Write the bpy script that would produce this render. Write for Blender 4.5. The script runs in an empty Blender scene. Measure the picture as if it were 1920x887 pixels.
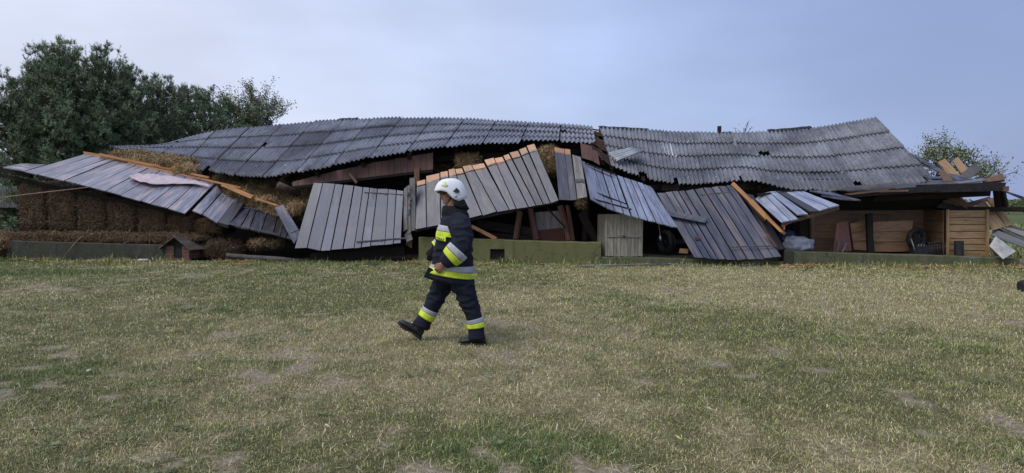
import bpy, bmesh, math, random
import numpy as np
from mathutils import Vector, Matrix, noise as mnoise
from mathutils.bvhtree import BVHTree

random.seed(11)
rng = np.random.default_rng(11)
R = math.radians
SC = bpy.context.scene
COL = SC.collection

# ---------------------------------------------------------------- camera
CAM_H = 1.55
FPX = 1321.0            # focal length in photo pixels (1920 wide)
PITCH = math.atan(63.5 / FPX)
cam_d = bpy.data.cameras.new("camera")
cam_d.sensor_width = 36.0
cam_d.lens = FPX / 1920.0 * 36.0
cam_d.clip_end = 3000.0
cam = bpy.data.objects.new("camera", cam_d)
COL.objects.link(cam)
cam.location = (0, 0, CAM_H)
cam.rotation_euler = (math.pi / 2 - PITCH, 0, 0)
SC.camera = cam

# ---------------------------------------------------------------- world
SUN_EL, SUN_AZ = 56.0, 226.0     # azimuth from +Y clockwise: behind and left of the camera
world = bpy.data.worlds.new("World")
SC.world = world
world.use_nodes = True
wn, wl = world.node_tree.nodes, world.node_tree.links
wn.clear()
w_out = wn.new("ShaderNodeOutputWorld")
w_bg = wn.new("ShaderNodeBackground")
w_bg.inputs[1].default_value = 0.1
w_sky = wn.new("ShaderNodeTexSky")
w_sky.sky_type = 'NISHITA'
w_sky.sun_disc = False
w_sky.sun_elevation = R(SUN_EL)
w_sky.sun_rotation = R(SUN_AZ)
w_sky.air_density = 1.2
w_sky.dust_density = 2.0
w_tc = wn.new("ShaderNodeTexCoord")
w_sep = wn.new("ShaderNodeSeparateXYZ")
wl.new(w_tc.outputs["Generated"], w_sep.inputs[0])
# cloud deck: pale lavender on the left, slate blue where the storm went
w_side = wn.new("ShaderNodeMapRange")
w_side.interpolation_type = 'SMOOTHSTEP'
w_side.inputs[1].default_value = -0.62
w_side.inputs[2].default_value = 0.76
w_warp = wn.new("ShaderNodeTexNoise")
w_warp.inputs["Scale"].default_value = 1.3
w_warp.inputs["Detail"].default_value = 3.0
wl.new(w_tc.outputs["Generated"], w_warp.inputs["Vector"])
w_m1 = wn.new("ShaderNodeMath"); w_m1.operation = 'MULTIPLY_ADD'
w_m1.inputs[1].default_value = 0.55
w_m1.inputs[2].default_value = -0.28
wl.new(w_warp.outputs["Fac"], w_m1.inputs[0])
w_m2 = wn.new("ShaderNodeMath"); w_m2.operation = 'ADD'
wl.new(w_sep.outputs["X"], w_m2.inputs[0])
wl.new(w_m1.outputs[0], w_m2.inputs[1])
wl.new(w_m2.outputs[0], w_side.inputs[0])
w_ramp = wn.new("ShaderNodeValToRGB")
w_ramp.color_ramp.elements[0].position = 0.0
w_ramp.color_ramp.elements[0].color = (6.1, 6.45, 7.9, 1)
w_ramp.color_ramp.elements[1].position = 1.0
w_ramp.color_ramp.elements[1].color = (2.2, 2.85, 5.1, 1)
_e = w_ramp.color_ramp.elements.new(0.60)
_e.color = (4.0, 4.95, 7.5, 1)
wl.new(w_side.outputs[0], w_ramp.inputs[0])
# soft darker cloud wisps
w_map = wn.new("ShaderNodeMapping")
w_map.inputs["Scale"].default_value = (1.6, 1.6, 4.5)
wl.new(w_tc.outputs["Generated"], w_map.inputs[0])
w_n2 = wn.new("ShaderNodeTexNoise")
w_n2.inputs["Scale"].default_value = 1.7
w_n2.inputs["Detail"].default_value = 5.0
w_n2.inputs["Roughness"].default_value = 0.5
wl.new(w_map.outputs[0], w_n2.inputs["Vector"])
w_wr = wn.new("ShaderNodeMapRange")
w_wr.interpolation_type = 'SMOOTHSTEP'
w_wr.inputs[1].default_value = 0.36
w_wr.inputs[2].default_value = 0.66
w_wr.inputs[3].default_value = 0.925
w_wr.inputs[4].default_value = 1.065
wl.new(w_n2.outputs["Fac"], w_wr.inputs[0])
w_mul = wn.new("ShaderNodeVectorMath"); w_mul.operation = 'SCALE'
wl.new(w_ramp.outputs[0], w_mul.inputs[0])
wl.new(w_wr.outputs[0], w_mul.inputs[3])
w_mix = wn.new("ShaderNodeMix"); w_mix.data_type = 'RGBA'
w_mix.inputs[0].default_value = 0.85
wl.new(w_sky.outputs[0], w_mix.inputs[6])
wl.new(w_mul.outputs[0], w_mix.inputs[7])
wl.new(w_mix.outputs[2], w_bg.inputs[0])
wl.new(w_bg.outputs[0], w_out.inputs[0])

# ---------------------------------------------------------------- sun (veiled by cloud)
sun_d = bpy.data.lights.new("sun", 'SUN')
sun_d.energy = 1.5
sun_d.angle = R(35)
sun_d.color = (1.0, 0.97, 0.93)
sun = bpy.data.objects.new("sun", sun_d)
COL.objects.link(sun)
_sd = Vector((math.sin(R(SUN_AZ)) * math.cos(R(SUN_EL)), math.cos(R(SUN_AZ)) * math.cos(R(SUN_EL)), math.sin(R(SUN_EL))))
sun.rotation_euler = (-_sd).to_track_quat('-Z', 'Y').to_euler()
sun.location = _sd * 60

SC.view_settings.view_transform = 'Standard'
SC.view_settings.look = 'None'
SC.view_settings.exposure = 0.35
SC.view_settings.gamma = 1.0
SC.view_settings.use_curve_mapping = False
SC.cycles.max_bounces = 6
SC.cycles.diffuse_bounces = 3

# ---------------------------------------------------------------- placing helpers
_cp, _sp = math.cos(PITCH), math.sin(PITCH)
def P(px, py, Y):
    """world point at depth Y seen at photo pixel (px, py)"""
    cx, cy = (px - 960.0) / FPX, (443.5 - py) / FPX
    dy = _cp + cy * _sp
    dz = -_sp + cy * _cp
    s = Y / dy
    return Vector((cx * s, Y, CAM_H + dz * s))
def G(px, py):
    cx, cy = (px - 960.0) / FPX, (443.5 - py) / FPX
    dy = _cp + cy * _sp
    dz = -_sp + cy * _cp
    s = -CAM_H / dz
    return Vector((cx * s, dy * s, 0))
def yf(px):
    """depth of the barn's front foundation line"""
    return 17.95 / (1 + 0.08 * (px - 960.0) / FPX)
def W(px, py, d=0.0):
    return P(px, py, yf(px) + d)
def W3(t):
    return W(*t)
BDIR = Vector((1, -0.08, 0)).normalized()      # along the barn
BN = Vector((-0.08, -1, 0)).normalized()       # out of the barn front

# ---------------------------------------------------------------- object helpers
def wloc(o):
    v = Vector((0, 0, 0))
    while o is not None:
        v = v + Vector(o.location)
        o = o.parent
    return v
def tag(o, label=None, cat=None, group=None, kind=None):
    if label: o["label"] = label
    if cat: o["category"] = cat
    if group: o["group"] = group
    if kind: o["kind"] = kind
    elif cat: o["kind"] = "thing"
    return o
def empty(name, loc, label=None, cat=None, group=None):
    o = bpy.data.objects.new(name, None)
    o.empty_display_size = 0.2
    COL.objects.link(o)
    o.location = loc
    return tag(o, label, cat, group)
def mk(name, verts, faces, mat, parent=None, smooth=False, uv=None, col=None, loc=None):
    """one mesh object from world-space verts"""
    base = wloc(parent) if parent is not None else Vector(loc if loc is not None else (0, 0, 0))
    me = bpy.data.meshes.new(name)
    v = np.asarray([tuple(x) for x in verts], dtype=np.float64) if not isinstance(verts, np.ndarray) else verts
    v = v - np.array(base)
    me.from_pydata(v.tolist(), [], [tuple(f) for f in faces])
    if uv is not None:
        l = me.uv_layers.new(name="UVMap")
        idx = np.empty(len(me.loops), dtype=np.int32)
        me.loops.foreach_get("vertex_index", idx)
        l.data.foreach_set("uv", np.asarray(uv, dtype=np.float32)[idx].ravel())
    if col is not None:
        a = me.color_attributes.new("col", 'FLOAT_COLOR', 'POINT')
        a.data.foreach_set("color", np.asarray(col, dtype=np.float32).ravel())
    if smooth:
        me.polygons.foreach_set("use_smooth", np.ones(len(me.polygons), dtype=bool))
    if mat is not None:
        me.materials.append(mat)
    o = bpy.data.objects.new(name, me)
    COL.objects.link(o)
    if parent is not None:
        o.parent = parent
    else:
        o.location = base
    return o
def tri_mesh(name, V, F, mat, parent=None, col=None, smooth=False):
    """fast numpy triangle soup / indexed triangles; V world space"""
    base = np.array(wloc(parent)) if parent is not None else np.zeros(3)
    V = np.asarray(V, dtype=np.float32) - base.astype(np.float32)
    F = np.asarray(F, dtype=np.int32)
    me = bpy.data.meshes.new(name)
    me.vertices.add(len(V)); me.loops.add(F.size); me.polygons.add(len(F))
    me.vertices.foreach_set("co", V.ravel())
    me.loops.foreach_set("vertex_index", F.ravel())
    me.polygons.foreach_set("loop_start", np.arange(0, F.size, 3, dtype=np.int32))
    try: me.polygons.foreach_set("loop_total", np.full(len(F), 3, dtype=np.int32))
    except Exception: pass
    if col is not None:
        a = me.color_attributes.new("col", 'FLOAT_COLOR', 'POINT')
        c = np.ones((len(V), 4), dtype=np.float32); c[:, :3] = np.asarray(col, dtype=np.float32)[:, :3]
        a.data.foreach_set("color", c.ravel())
    if smooth:
        me.polygons.foreach_set("use_smooth", np.ones(len(F), dtype=bool))
    me.update(calc_edges=True)
    if mat is not None: me.materials.append(mat)
    o = bpy.data.objects.new(name, me)
    COL.objects.link(o)
    if parent is not None: o.parent = parent
    return o

def box_geo(c, ax, ay, az, hx, hy, hz):
    c, ax, ay, az = Vector(c), Vector(ax), Vector(ay), Vector(az)
    vs = [c + ax * (sx * hx) + ay * (sy * hy) + az * (sz * hz) for sx in (-1, 1) for sy in (-1, 1) for sz in (-1, 1)]
    fs = [(0, 1, 3, 2), (4, 6, 7, 5), (0, 4, 5, 1), (2, 3, 7, 6), (0, 2, 6, 4), (1, 5, 7, 3)]
    return vs, fs
def merge(geos):
    V, F = [], []
    for v, f in geos:
        n = len(V); V += list(v); F += [tuple(i + n for i in q) for q in f]
    return V, F
def beam(name, a, b, w, h, mat, parent=None, up=(0, 0, 1), rag=0.0, seg=3, bow=0.0, loc=None):
    """timber from a to b, width w (across), height h (along up), grain along its length"""
    a, b = Vector(a), Vector(b)
    t = (b - a); L = t.length; t.normalize()
    s = t.cross(Vector(up))
    if s.length < 1e-4: s = t.cross(Vector((0, 1, 0)))
    s.normalize(); u = s.cross(t).normalized()
    V, F, UV = [], [], []
    off = random.random() * 3
    for i in range(seg + 1):
        k = i / seg
        c = a + t * (L * k) + u * (bow * 4 * k * (1 - k))
        for j, (sx, sy) in enumerate(((-1, -1), (1, -1), (1, 1), (-1, 1))):
            e = random.uniform(-rag, rag) if i in (0, seg) else 0
            V.append(c + s * (sx * w / 2) + u * (sy * h / 2) + t * e)
            UV.append((L * k, off + (0, w, w + h, w * 2 + h)[j]))
    for i in range(seg):
        for j in range(4):
            F.append((i * 4 + j, i * 4 + (j + 1) % 4, (i + 1) * 4 + (j + 1) % 4, (i + 1) * 4 + j))
    F.append((3, 2, 1, 0)); n = seg * 4; F.append((n, n + 1, n + 2, n + 3))
    return mk(name, V, F, mat, parent, uv=UV, loc=loc)
def board(name, tl, tr, br, bl, mat, parent, thick=0.028, seg=3, bow=0.0, rag=0.012, twist=0.0):
    """plank given by its four outer corners (top-left, top-right, bottom-right, bottom-left)"""
    tl, tr, br, bl = map(Vector, (tl, tr, br, bl))
    ax = ((bl + br) - (tl + tr)); L = ax.length / 2; ax.normalize()
    wv = ((tr - tl) + (br - bl)); wid = wv.length / 2
    n = wv.cross(ax).normalized()
    if n.y > 0: n = -n            # outer face towards the yard
    V, F, UV = [], [], []
    off = random.random() * 5
    e = [random.uniform(-rag, rag) for _ in range(4)]
    tw = random.uniform(-twist, twist)
    for i in range(seg + 1):
        k = i / seg
        l = tl.lerp(bl, k); r = tr.lerp(br, k)
        b = n * (bow * 4 * k * (1 - k))
        if i == 0: l = l + ax * e[0]; r = r + ax * e[1]
        if i == seg: l = l + ax * e[2]; r = r + ax * e[3]
        ww = n * (tw * (k - 0.5))
        V += [l + b + ww, r + b - ww, r + b - ww - n * thick, l + b + ww - n * thick]
        UV += [(L * k, off), (L * k, off + wid), (L * k, off + wid + thick), (L * k, off + thick * 2 + wid * 2)]
    for i in range(seg):
        for j in range(4):
            F.append((i * 4 + j, i * 4 + (j + 1) % 4, (i + 1) * 4 + (j + 1) % 4, (i + 1) * 4 + j))
    F.append((0, 3, 2, 1) if False else (3, 2, 1, 0)); m = seg * 4; F.append((m, m + 1, m + 2, m + 3))
    o = mk(name, V, F, mat, parent, uv=UV)
    return o
def fix_normals(o):
    bm = bmesh.new(); bm.from_mesh(o.data); bmesh.ops.recalc_face_normals(bm, faces=bm.faces); bm.to_mesh(o.data); bm.free()
def tube_geo(pts, rad, n=8, cap=True):
    pts = [Vector(p) for p in pts]
    if not hasattr(rad, '__len__'): rad = [rad] * len(pts)
    V, F = [], []
    prev = None
    for i, p in enumerate(pts):
        t = (pts[min(i + 1, len(pts) - 1)] - pts[max(i - 1, 0)]).normalized()
        s = t.cross(Vector((0, 0, 1))) if prev is None else prev - t * prev.dot(t)
        if s.length < 1e-3: s = t.cross(Vector((1, 0, 0)))
        s.normalize(); prev = s
        u = t.cross(s)
        for j in range(n):
            a = 2 * math.pi * j / n
            V.append(p + (s * math.cos(a) + u * math.sin(a)) * rad[i])
    for i in range(len(pts) - 1):
        for j in range(n):
            F.append((i * n + j, i * n + (j + 1) % n, (i + 1) * n + (j + 1) % n, (i + 1) * n + j))
    if cap:
        F.append(tuple(range(n - 1, -1, -1)))
        m = (len(pts) - 1) * n
        F.append(tuple(m + j for j in range(n)))
    return V, F
def tube(name, pts, rad, mat, parent=None, n=8, smooth=True):
    V, F = tube_geo(pts, rad, n)
    return mk(name, V, F, mat, parent, smooth=smooth)

# value noise in numpy, shared by the ground's colour and the blades standing on it
def _h(ix, iy, s):
    n = (ix.astype(np.int64) * 374761393 + iy.astype(np.int64) * 668265263 + s * 144269) & 0x7fffffff
    n = ((n ^ (n >> 13)) * 1274126177) & 0x7fffffff
    return ((n ^ (n >> 16)) & 0xffff) / 65535.0
def vnoise(x, y, s):
    ix, iy = np.floor(x), np.floor(y)
    fx, fy = x - ix, y - iy
    fx = fx * fx * (3 - 2 * fx); fy = fy * fy * (3 - 2 * fy)
    a, b = _h(ix, iy, s), _h(ix + 1, iy, s)
    c, d = _h(ix, iy + 1, s), _h(ix + 1, iy + 1, s)
    return (a * (1 - fx) + b * fx) * (1 - fy) + (c * (1 - fx) + d * fx) * fy
def fbm(x, y, s, o=4):
    r, a, t = 0, 1.0, 0
    for i in range(o):
        r = r + a * vnoise(x * 2 ** i, y * 2 ** i, s + i * 17); t += a; a *= 0.55
    return r / t

# ---------------------------------------------------------------- materials
class NT:
    def __init__(self, name):
        self.m = bpy.data.materials.new(name); self.m.use_nodes = True
        self.n = self.m.node_tree.nodes; self.l = self.m.node_tree.links
        self.b = self.n["Principled BSDF"]
    def new(self, t, **k):
        o = self.n.new("ShaderNode" + t)
        for a, v in k.items(): setattr(o, a, v)
        return o
    def link(self, a, b): self.l.new(a, b)
    def noise(self, vec, scale, detail=4, rough=0.55, dims='3D'):
        o = self.new("TexNoise"); o.noise_dimensions = dims
        o.inputs["Scale"].default_value = scale; o.inputs["Detail"].default_value = detail; o.inputs["Roughness"].default_value = rough
        if vec is not None: self.link(vec, o.inputs["Vector"])
        return o.outputs["Fac"]
    def ramp(self, fac, stops):
        o = self.new("ValToRGB"); e = o.color_ramp.elements
        while len(e) < len(stops): e.new(0.5)
        for i, (p, c) in enumerate(stops):
            e[i].position = p; e[i].color = (c if len(c) == 4 else (*c, 1)) if hasattr(c, '__len__') else (c, c, c, 1)
        self.link(fac, o.inputs[0]); return o.outputs[0]
    def rng(self, fac, a, b, c=0.0, d=1.0, smooth=True):
        o = self.new("MapRange")
        if smooth: o.interpolation_type = 'SMOOTHSTEP'
        for i, v in enumerate((a, b, c, d)): o.inputs[i + 1].default_value = v
        self.link(fac, o.inputs[0]); return o.outputs[0]
    def math(self, op, a, b=None, c=None):
        o = self.new("Math"); o.operation = op
        for i, v in enumerate((a, b, c)):
            if v is None: continue
            if hasattr(v, 'node'): self.link(v, o.inputs[i])
            else: o.inputs[i].default_value = v
        return o.outputs[0]
    def mix(self, fac, a, b, mode='MIX'):
        o = self.new("Mix"); o.data_type = 'RGBA'; o.blend_type = mode
        for i, v in ((0, fac), (6, a), (7, b)):
            if hasattr(v, 'node'): self.link(v, o.inputs[i])
            else: o.inputs[i].default_value = v if i == 0 or len(v) == 4 else (*v, 1)
        return o.outputs[2]
    def out(self, color=None, rough=None, bump=None, bs=0.3, bd=0.01, spec=None, metal=None):
        for k, v in (("Base Color", color), ("Roughness", rough), ("Specular IOR Level", spec), ("Metallic", metal)):
            if v is None: continue
            if hasattr(v, 'node'): self.link(v, self.b.inputs[k])
            else: self.b.inputs[k].default_value = (*v, 1) if hasattr(v, '__len__') else v
        if bump is not None:
            o = self.new("Bump"); o.inputs["Strength"].default_value = bs; o.inputs["Distance"].default_value = bd
            self.link(bump, o.inputs["Height"]); self.link(o.outputs[0], self.b.inputs["Normal"])
        return self.m
def objvec(t):
    return t.new("TexCoord").outputs["Object"]

def wood(name, dark, light, worn, worn_amt=0.0, fresh=0.0, rough=(0.3, 0.5), var=0.5, spec=0.5, fresh_col=(0.42, 0.20, 0.09), coat=0.0):
    t = NT(name)
    uv = t.new("UVMap").outputs[0]
    sp = t.new("SeparateXYZ"); t.link(uv, sp.inputs[0])
    rnd = t.new("ObjectInfo").outputs["Random"]
    w = t.math('MULTIPLY', rnd, 37.0)
    cg = t.new("CombineXYZ")
    t.link(t.math('MULTIPLY', sp.outputs[0], 2.2), cg.inputs[0]); t.link(t.math('MULTIPLY', sp.outputs[1], 45.0), cg.inputs[1]); t.link(w, cg.inputs[2])
    grain = t.noise(cg.outputs[0], 1.0, 5, 0.65)
    cb = t.new("CombineXYZ")
    t.link(t.math('MULTIPLY', sp.outputs[0], 1.5), cb.inputs[0]); t.link(t.math('MULTIPLY', sp.outputs[1], 9.0), cb.inputs[1]); t.link(w, cb.inputs[2])
    blot = t.noise(cb.outputs[0], 1.0, 4, 0.6)
    c = t.mix(t.rng(grain, 0.12, 0.92), dark, light)
    # knots
    vk = t.new("TexVoronoi"); vk.inputs["Scale"].default_value = 1.0
    ck = t.new("CombineXYZ")
    t.link(t.math('MULTIPLY', sp.outputs[0], 2.6), ck.inputs[0]); t.link(t.math('MULTIPLY', sp.outputs[1], 6.5), ck.inputs[1]); t.link(w, ck.inputs[2])
    t.link(ck.outputs[0], vk.inputs["Vector"])
    kn = t.rng(vk.outputs["Distance"], 0.06, 0.14, 1.0, 0.0)
    c = t.mix(t.math('MULTIPLY', kn, 0.75), c, [x * 0.35 for x in dark])
    if worn_amt > 0:
        wf = t.math('MULTIPLY', t.rng(blot, 0.66 - 0.22 * worn_amt, 0.8 - 0.15 * worn_amt), t.rng(grain, 0.25, 0.6, 0.35, 1.0))
        c = t.mix(wf, c, worn)
    if fresh > 0:
        ff = t.math('ADD', sp.outputs[0], t.math('MULTIPLY', t.math('SUBTRACT', blot, 0.5), fresh * 1.0))
        ff = t.math('ADD', ff, t.math('MULTIPLY', t.math('SUBTRACT', rnd, 0.5), fresh * 0.5))
        c = t.mix(t.rng(ff, fresh * 0.75, fresh * 1.25, 1.0, 0.0), c, t.mix(grain, fresh_col, [x * 0.6 for x in fresh_col]))
    damp = t.rng(blot, 0.35, 0.62, 0.70, 1.18)
    br = t.math('MULTIPLY_ADD', t.math('FRACT', t.math('MULTIPLY', rnd, 7.31)), var, 1 - var / 2)
    hs = t.new("HueSaturation"); t.link(t.math('MULTIPLY', br, damp), hs.inputs["Value"]); t.link(c, hs.inputs["Color"])
    ro = t.rng(t.math('ADD', t.math('MULTIPLY', blot, 0.6), t.math('MULTIPLY', grain, 0.4)), 0.35, 0.65, rough[0], rough[1])
    if coat:
        t.b.inputs['Coat Weight'].default_value = coat; t.b.inputs['Coat Roughness'].default_value = 0.22; t.b.inputs['Coat IOR'].default_value = 1.45
    return t.out(hs.outputs[0], ro, grain, 0.25, 0.004, spec)

M = {}
M['board'] = wood("stained_wet_board_sky_tint", (0.046, 0.050, 0.080), (0.104, 0.116, 0.176), (0.155, 0.112, 0.100), 0.6, rough=(0.28, 0.5), coat=0.1)  # sky's blue reflection mixed into the base, as in the stained boards below
M['board_a'] = wood("stained_worn_board_sky_sheen", (0.098, 0.096, 0.122), (0.250, 0.254, 0.318), (0.33, 0.225, 0.180), 0.7, rough=(0.20, 0.42), coat=0.9)  # worn patches over a base lightened for sky sheen on up-facing planks
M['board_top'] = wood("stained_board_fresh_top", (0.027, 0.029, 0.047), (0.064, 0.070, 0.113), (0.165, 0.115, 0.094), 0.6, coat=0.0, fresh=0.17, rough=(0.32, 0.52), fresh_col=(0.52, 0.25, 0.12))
M['board_dark'] = wood("dark_board", (0.026, 0.024, 0.028), (0.065, 0.060, 0.068), (0.13, 0.09, 0.07), 0.3, rough=(0.28, 0.5))
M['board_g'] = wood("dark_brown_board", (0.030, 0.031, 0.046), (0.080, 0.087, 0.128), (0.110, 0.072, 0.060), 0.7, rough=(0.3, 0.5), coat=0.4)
M['board_f'] = wood("stained_board_sky_sheen", (0.135, 0.150, 0.208), (0.262, 0.290, 0.375), (0.30, 0.25, 0.23), 0.35, rough=(0.22, 0.42), coat=0.9)  # lighter copy of the stained board, sky sheen put into the colour
M['grey_wood'] = wood("weathered_grey_wood", (0.10, 0.09, 0.085), (0.26, 0.24, 0.225), (0.20, 0.17, 0.13), 0.4, rough=(0.5, 0.75), var=0.3)
M['cabinet'] = wood("bleached_plank", (0.16, 0.145, 0.11), (0.34, 0.315, 0.25), (0.18, 0.15, 0.10), 0.5, rough=(0.5, 0.75), var=0.25)
M['fresh'] = wood("fresh_split_wood", (0.36, 0.17, 0.065), (0.60, 0.30, 0.13), (0.22, 0.10, 0.05), 0.3, rough=(0.4, 0.6), var=0.3)
M['pine'] = wood("pale_brown_plank", (0.19, 0.105, 0.045), (0.33, 0.19, 0.085), (0.11, 0.065, 0.035), 0.6, rough=(0.45, 0.65), var=0.35)
M['kennel_roof'] = wood('worn_brown_roof_plank', (0.055, 0.043, 0.038), (0.125, 0.10, 0.088), (0.16, 0.12, 0.09), 0.5, rough=(0.5, 0.7), var=0.4)
M['crate'] = wood('pale_crate_plank', (0.24, 0.15, 0.07), (0.42, 0.28, 0.14), (0.16, 0.09, 0.05), 0.5, rough=(0.45, 0.65), var=0.3)
M['brown'] = wood("brown_plank", (0.085, 0.046, 0.024), (0.165, 0.092, 0.046), (0.045, 0.028, 0.018), 0.7, rough=(0.5, 0.7), var=0.4)
M['red'] = wood("red_brown_board", (0.075, 0.030, 0.022), (0.15, 0.062, 0.045), (0.05, 0.03, 0.025), 0.5, rough=(0.5, 0.7), var=0.4)
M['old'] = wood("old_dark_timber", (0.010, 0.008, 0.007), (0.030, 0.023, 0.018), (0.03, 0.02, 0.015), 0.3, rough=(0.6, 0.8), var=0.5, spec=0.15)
M['beamred'] = wood("reddish_timber", (0.10, 0.045, 0.028), (0.19, 0.09, 0.055), (0.07, 0.035, 0.025), 0.5, rough=(0.5, 0.7), var=0.4)

def roof_mat(name, dark, light, lichen, spots=1.0):
    t = NT(name)
    v = objvec(t)
    rnd = t.new("ObjectInfo").outputs["Random"]
    uvn = t.new('UVMap').outputs[0]
    mpu = t.new('Mapping'); mpu.inputs['Scale'].default_value = (1.0, 0.07, 1.0); t.link(uvn, mpu.inputs[0])
    stk = t.noise(mpu.outputs[0], 16.0, 4, 0.7)
    n1 = t.noise(v, 1.1, 5, 0.6)
    n2 = t.noise(v, 18.0, 4, 0.65)
    n3 = t.noise(v, 75.0, 2, 0.6)
    c = t.mix(t.rng(t.math('ADD', t.math('MULTIPLY', n1, 0.5), t.math('MULTIPLY', n2, 0.5)), 0.36, 0.66), dark, light)
    c = t.mix(t.rng(stk, 0.50, 0.66, 0.0, 0.7), c, [x * 0.5 for x in dark])
    c = t.mix(t.rng(n3, 0.52, 0.68, 0.0, 0.55), c, [x * 0.30 for x in dark])
    c = t.mix(t.math('MULTIPLY', t.rng(n1, 0.55, 0.75), 0.35), c, (0.055, 0.062, 0.040))
    vo = t.new("TexVoronoi"); vo.inputs["Scale"].default_value = 1.9; vo.inputs["Randomness"].default_value = 1.0
    t.link(v, vo.inputs["Vector"])
    d = t.math('ADD', vo.outputs["Distance"], t.math('MULTIPLY', t.math('SUBTRACT', n2, 0.5), 0.28))
    sp = t.math('MULTIPLY', t.rng(d, 0.05, 0.09, 1.0, 0.0), t.rng(n3, 0.38, 0.5))
    c = t.mix(t.math('MULTIPLY', sp, 0.8 * spots), c, lichen)
    n0 = t.rng(t.noise(v, 0.45, 4, 0.6), 0.36, 0.62, 0.72, 1.18)
    hs = t.new("HueSaturation"); t.link(t.math('MULTIPLY', t.math('MULTIPLY_ADD', rnd, 0.4, 0.8), n0), hs.inputs["Value"]); t.link(c, hs.inputs["Color"])
    return t.out(hs.outputs[0], t.rng(n2, 0.3, 0.7, 0.4, 0.7), n3, 0.4, 0.01, 0.45)
M['roof'] = roof_mat("fibre_cement", (0.088, 0.094, 0.116), (0.235, 0.246, 0.288), (0.42, 0.43, 0.43))
M['roof_r'] = roof_mat("fibre_cement_mossy", (0.084, 0.089, 0.106), (0.225, 0.236, 0.268), (0.42, 0.43, 0.42), 1.0)
M['roof_new'] = roof_mat("pale_fibre_cement", (0.42, 0.43, 0.44), (0.62, 0.63, 0.64), (0.5, 0.5, 0.5), 0.3)

def concrete(name, base, light, moss, amt):
    t = NT(name); v = objvec(t)
    n1 = t.noise(v, 1.6, 5, 0.6); n2 = t.noise(v, 14.0, 5, 0.65)
    mp = t.new("Mapping"); mp.inputs["Scale"].default_value = (3.0, 3.0, 0.6); t.link(v, mp.inputs[0])
    st = t.noise(mp.outputs[0], 2.0, 4, 0.6)
    c = t.mix(t.rng(n2, 0.3, 0.7), base, light)
    c = t.mix(t.math('MULTIPLY', t.rng(t.math('ADD', t.math('MULTIPLY', n1, 0.6), t.math('MULTIPLY', st, 0.4)), 0.5 - 0.3 * amt, 0.62 - 0.1 * amt), min(1.0, 0.45 + amt * 0.5)), c, moss)
    c = t.mix(t.rng(st, 0.55, 0.75, 0.0, 0.45), c, [x * 0.35 for x in base])
    vc = t.new('TexVoronoi'); vc.feature = 'DISTANCE_TO_EDGE'; vc.inputs['Scale'].default_value = 0.9
    wv = t.new('VectorMath'); wv.operation = 'ADD'; t.link(v, wv.inputs[0]); wn_ = t.new('TexNoise'); wn_.inputs['Scale'].default_value = 4.0; t.link(v, wn_.inputs['Vector']); t.link(wn_.outputs['Color'], wv.inputs[1]); t.link(wv.outputs[0], vc.inputs['Vector'])
    c = t.mix(t.math('MULTIPLY', t.rng(vc.outputs['Distance'], 0.003, 0.012, 0.8, 0.0), t.rng(n1, 0.4, 0.55)), c, [x * 0.2 for x in base])
    return t.out(c, 0.85, n2, 0.5, 0.01, 0.3)
M['conc_moss'] = concrete("mossy_concrete", (0.130, 0.124, 0.088), (0.210, 0.198, 0.145), (0.128, 0.128, 0.042), 0.85)
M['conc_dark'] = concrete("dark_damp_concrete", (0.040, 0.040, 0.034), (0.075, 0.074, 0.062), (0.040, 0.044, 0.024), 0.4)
M['conc_right'] = concrete("grey_green_concrete", (0.10, 0.10, 0.075), (0.17, 0.165, 0.125), (0.080, 0.090, 0.030), 0.55)
M['conc'] = concrete("plain_concrete", (0.16, 0.15, 0.13), (0.26, 0.25, 0.22), (0.10, 0.10, 0.05), 0.2)

def attr_mat(name, rough=0.6, scale=30.0, amp=0.25, spec=0.3, transl=0.0):
    t = NT(name)
    a = t.new("Attribute"); a.attribute_name = "col"
    n = t.noise(objvec(t), scale, 3, 0.6)
    hs = t.new("HueSaturation"); t.link(t.rng(n, 0.25, 0.75, 1 - amp, 1 + amp), hs.inputs["Value"]); t.link(a.outputs["Color"], hs.inputs["Color"])
    return t.out(hs.outputs[0], rough, spec=spec)
M['blade'] = attr_mat("grass_blade", 0.55, 3.0, 0.12, 0.25)
M['ground'] = attr_mat("lawn_soil", 0.9, 28.0, 0.45, 0.15)
M['straw'] = attr_mat("straw_stalk", 0.6, 8.0, 0.2, 0.3)
M['leaf'] = attr_mat("leaf", 0.5, 2.0, 0.1, 0.3)

def plain(name, color, rough=0.6, spec=0.4, metal=0.0, nscale=12.0, amp=0.2, bump=0.0):
    t = NT(name); v = objvec(t)
    n = t.noise(v, nscale, 4, 0.6)
    hs = t.new("HueSaturation"); t.link(t.rng(n, 0.3, 0.7, 1 - amp, 1 + amp), hs.inputs["Value"]); hs.inputs["Color"].default_value = (*color, 1)
    return t.out(hs.outputs[0], rough, n if bump > 0 else None, bump, 0.01, spec, metal)
M['bark'] = plain("bark", (0.075, 0.055, 0.042), 0.9, 0.2, nscale=9, amp=0.4, bump=0.5)
M['bark_grey'] = plain("grey_bark", (0.085, 0.075, 0.068), 0.9, 0.2, nscale=9, amp=0.3, bump=0.4)
M['iron'] = plain("dull_iron", (0.20, 0.20, 0.215), 0.5, 0.5, 0.6)
M['iron_dark'] = plain("dark_iron", (0.03, 0.03, 0.032), 0.55, 0.5, 0.4)
M['rubber'] = plain("black_rubber", (0.016, 0.016, 0.017), 0.55, 0.4, amp=0.3)
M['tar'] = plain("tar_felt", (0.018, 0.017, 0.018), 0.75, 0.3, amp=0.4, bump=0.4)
M['cloth_pink'] = plain("pale_pink_cloth", (0.50, 0.40, 0.43), 0.85, 0.2, amp=0.12)
M['bag'] = plain("pale_woven_plastic", (0.38, 0.41, 0.46), 0.45, 0.4, amp=0.15)
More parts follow.
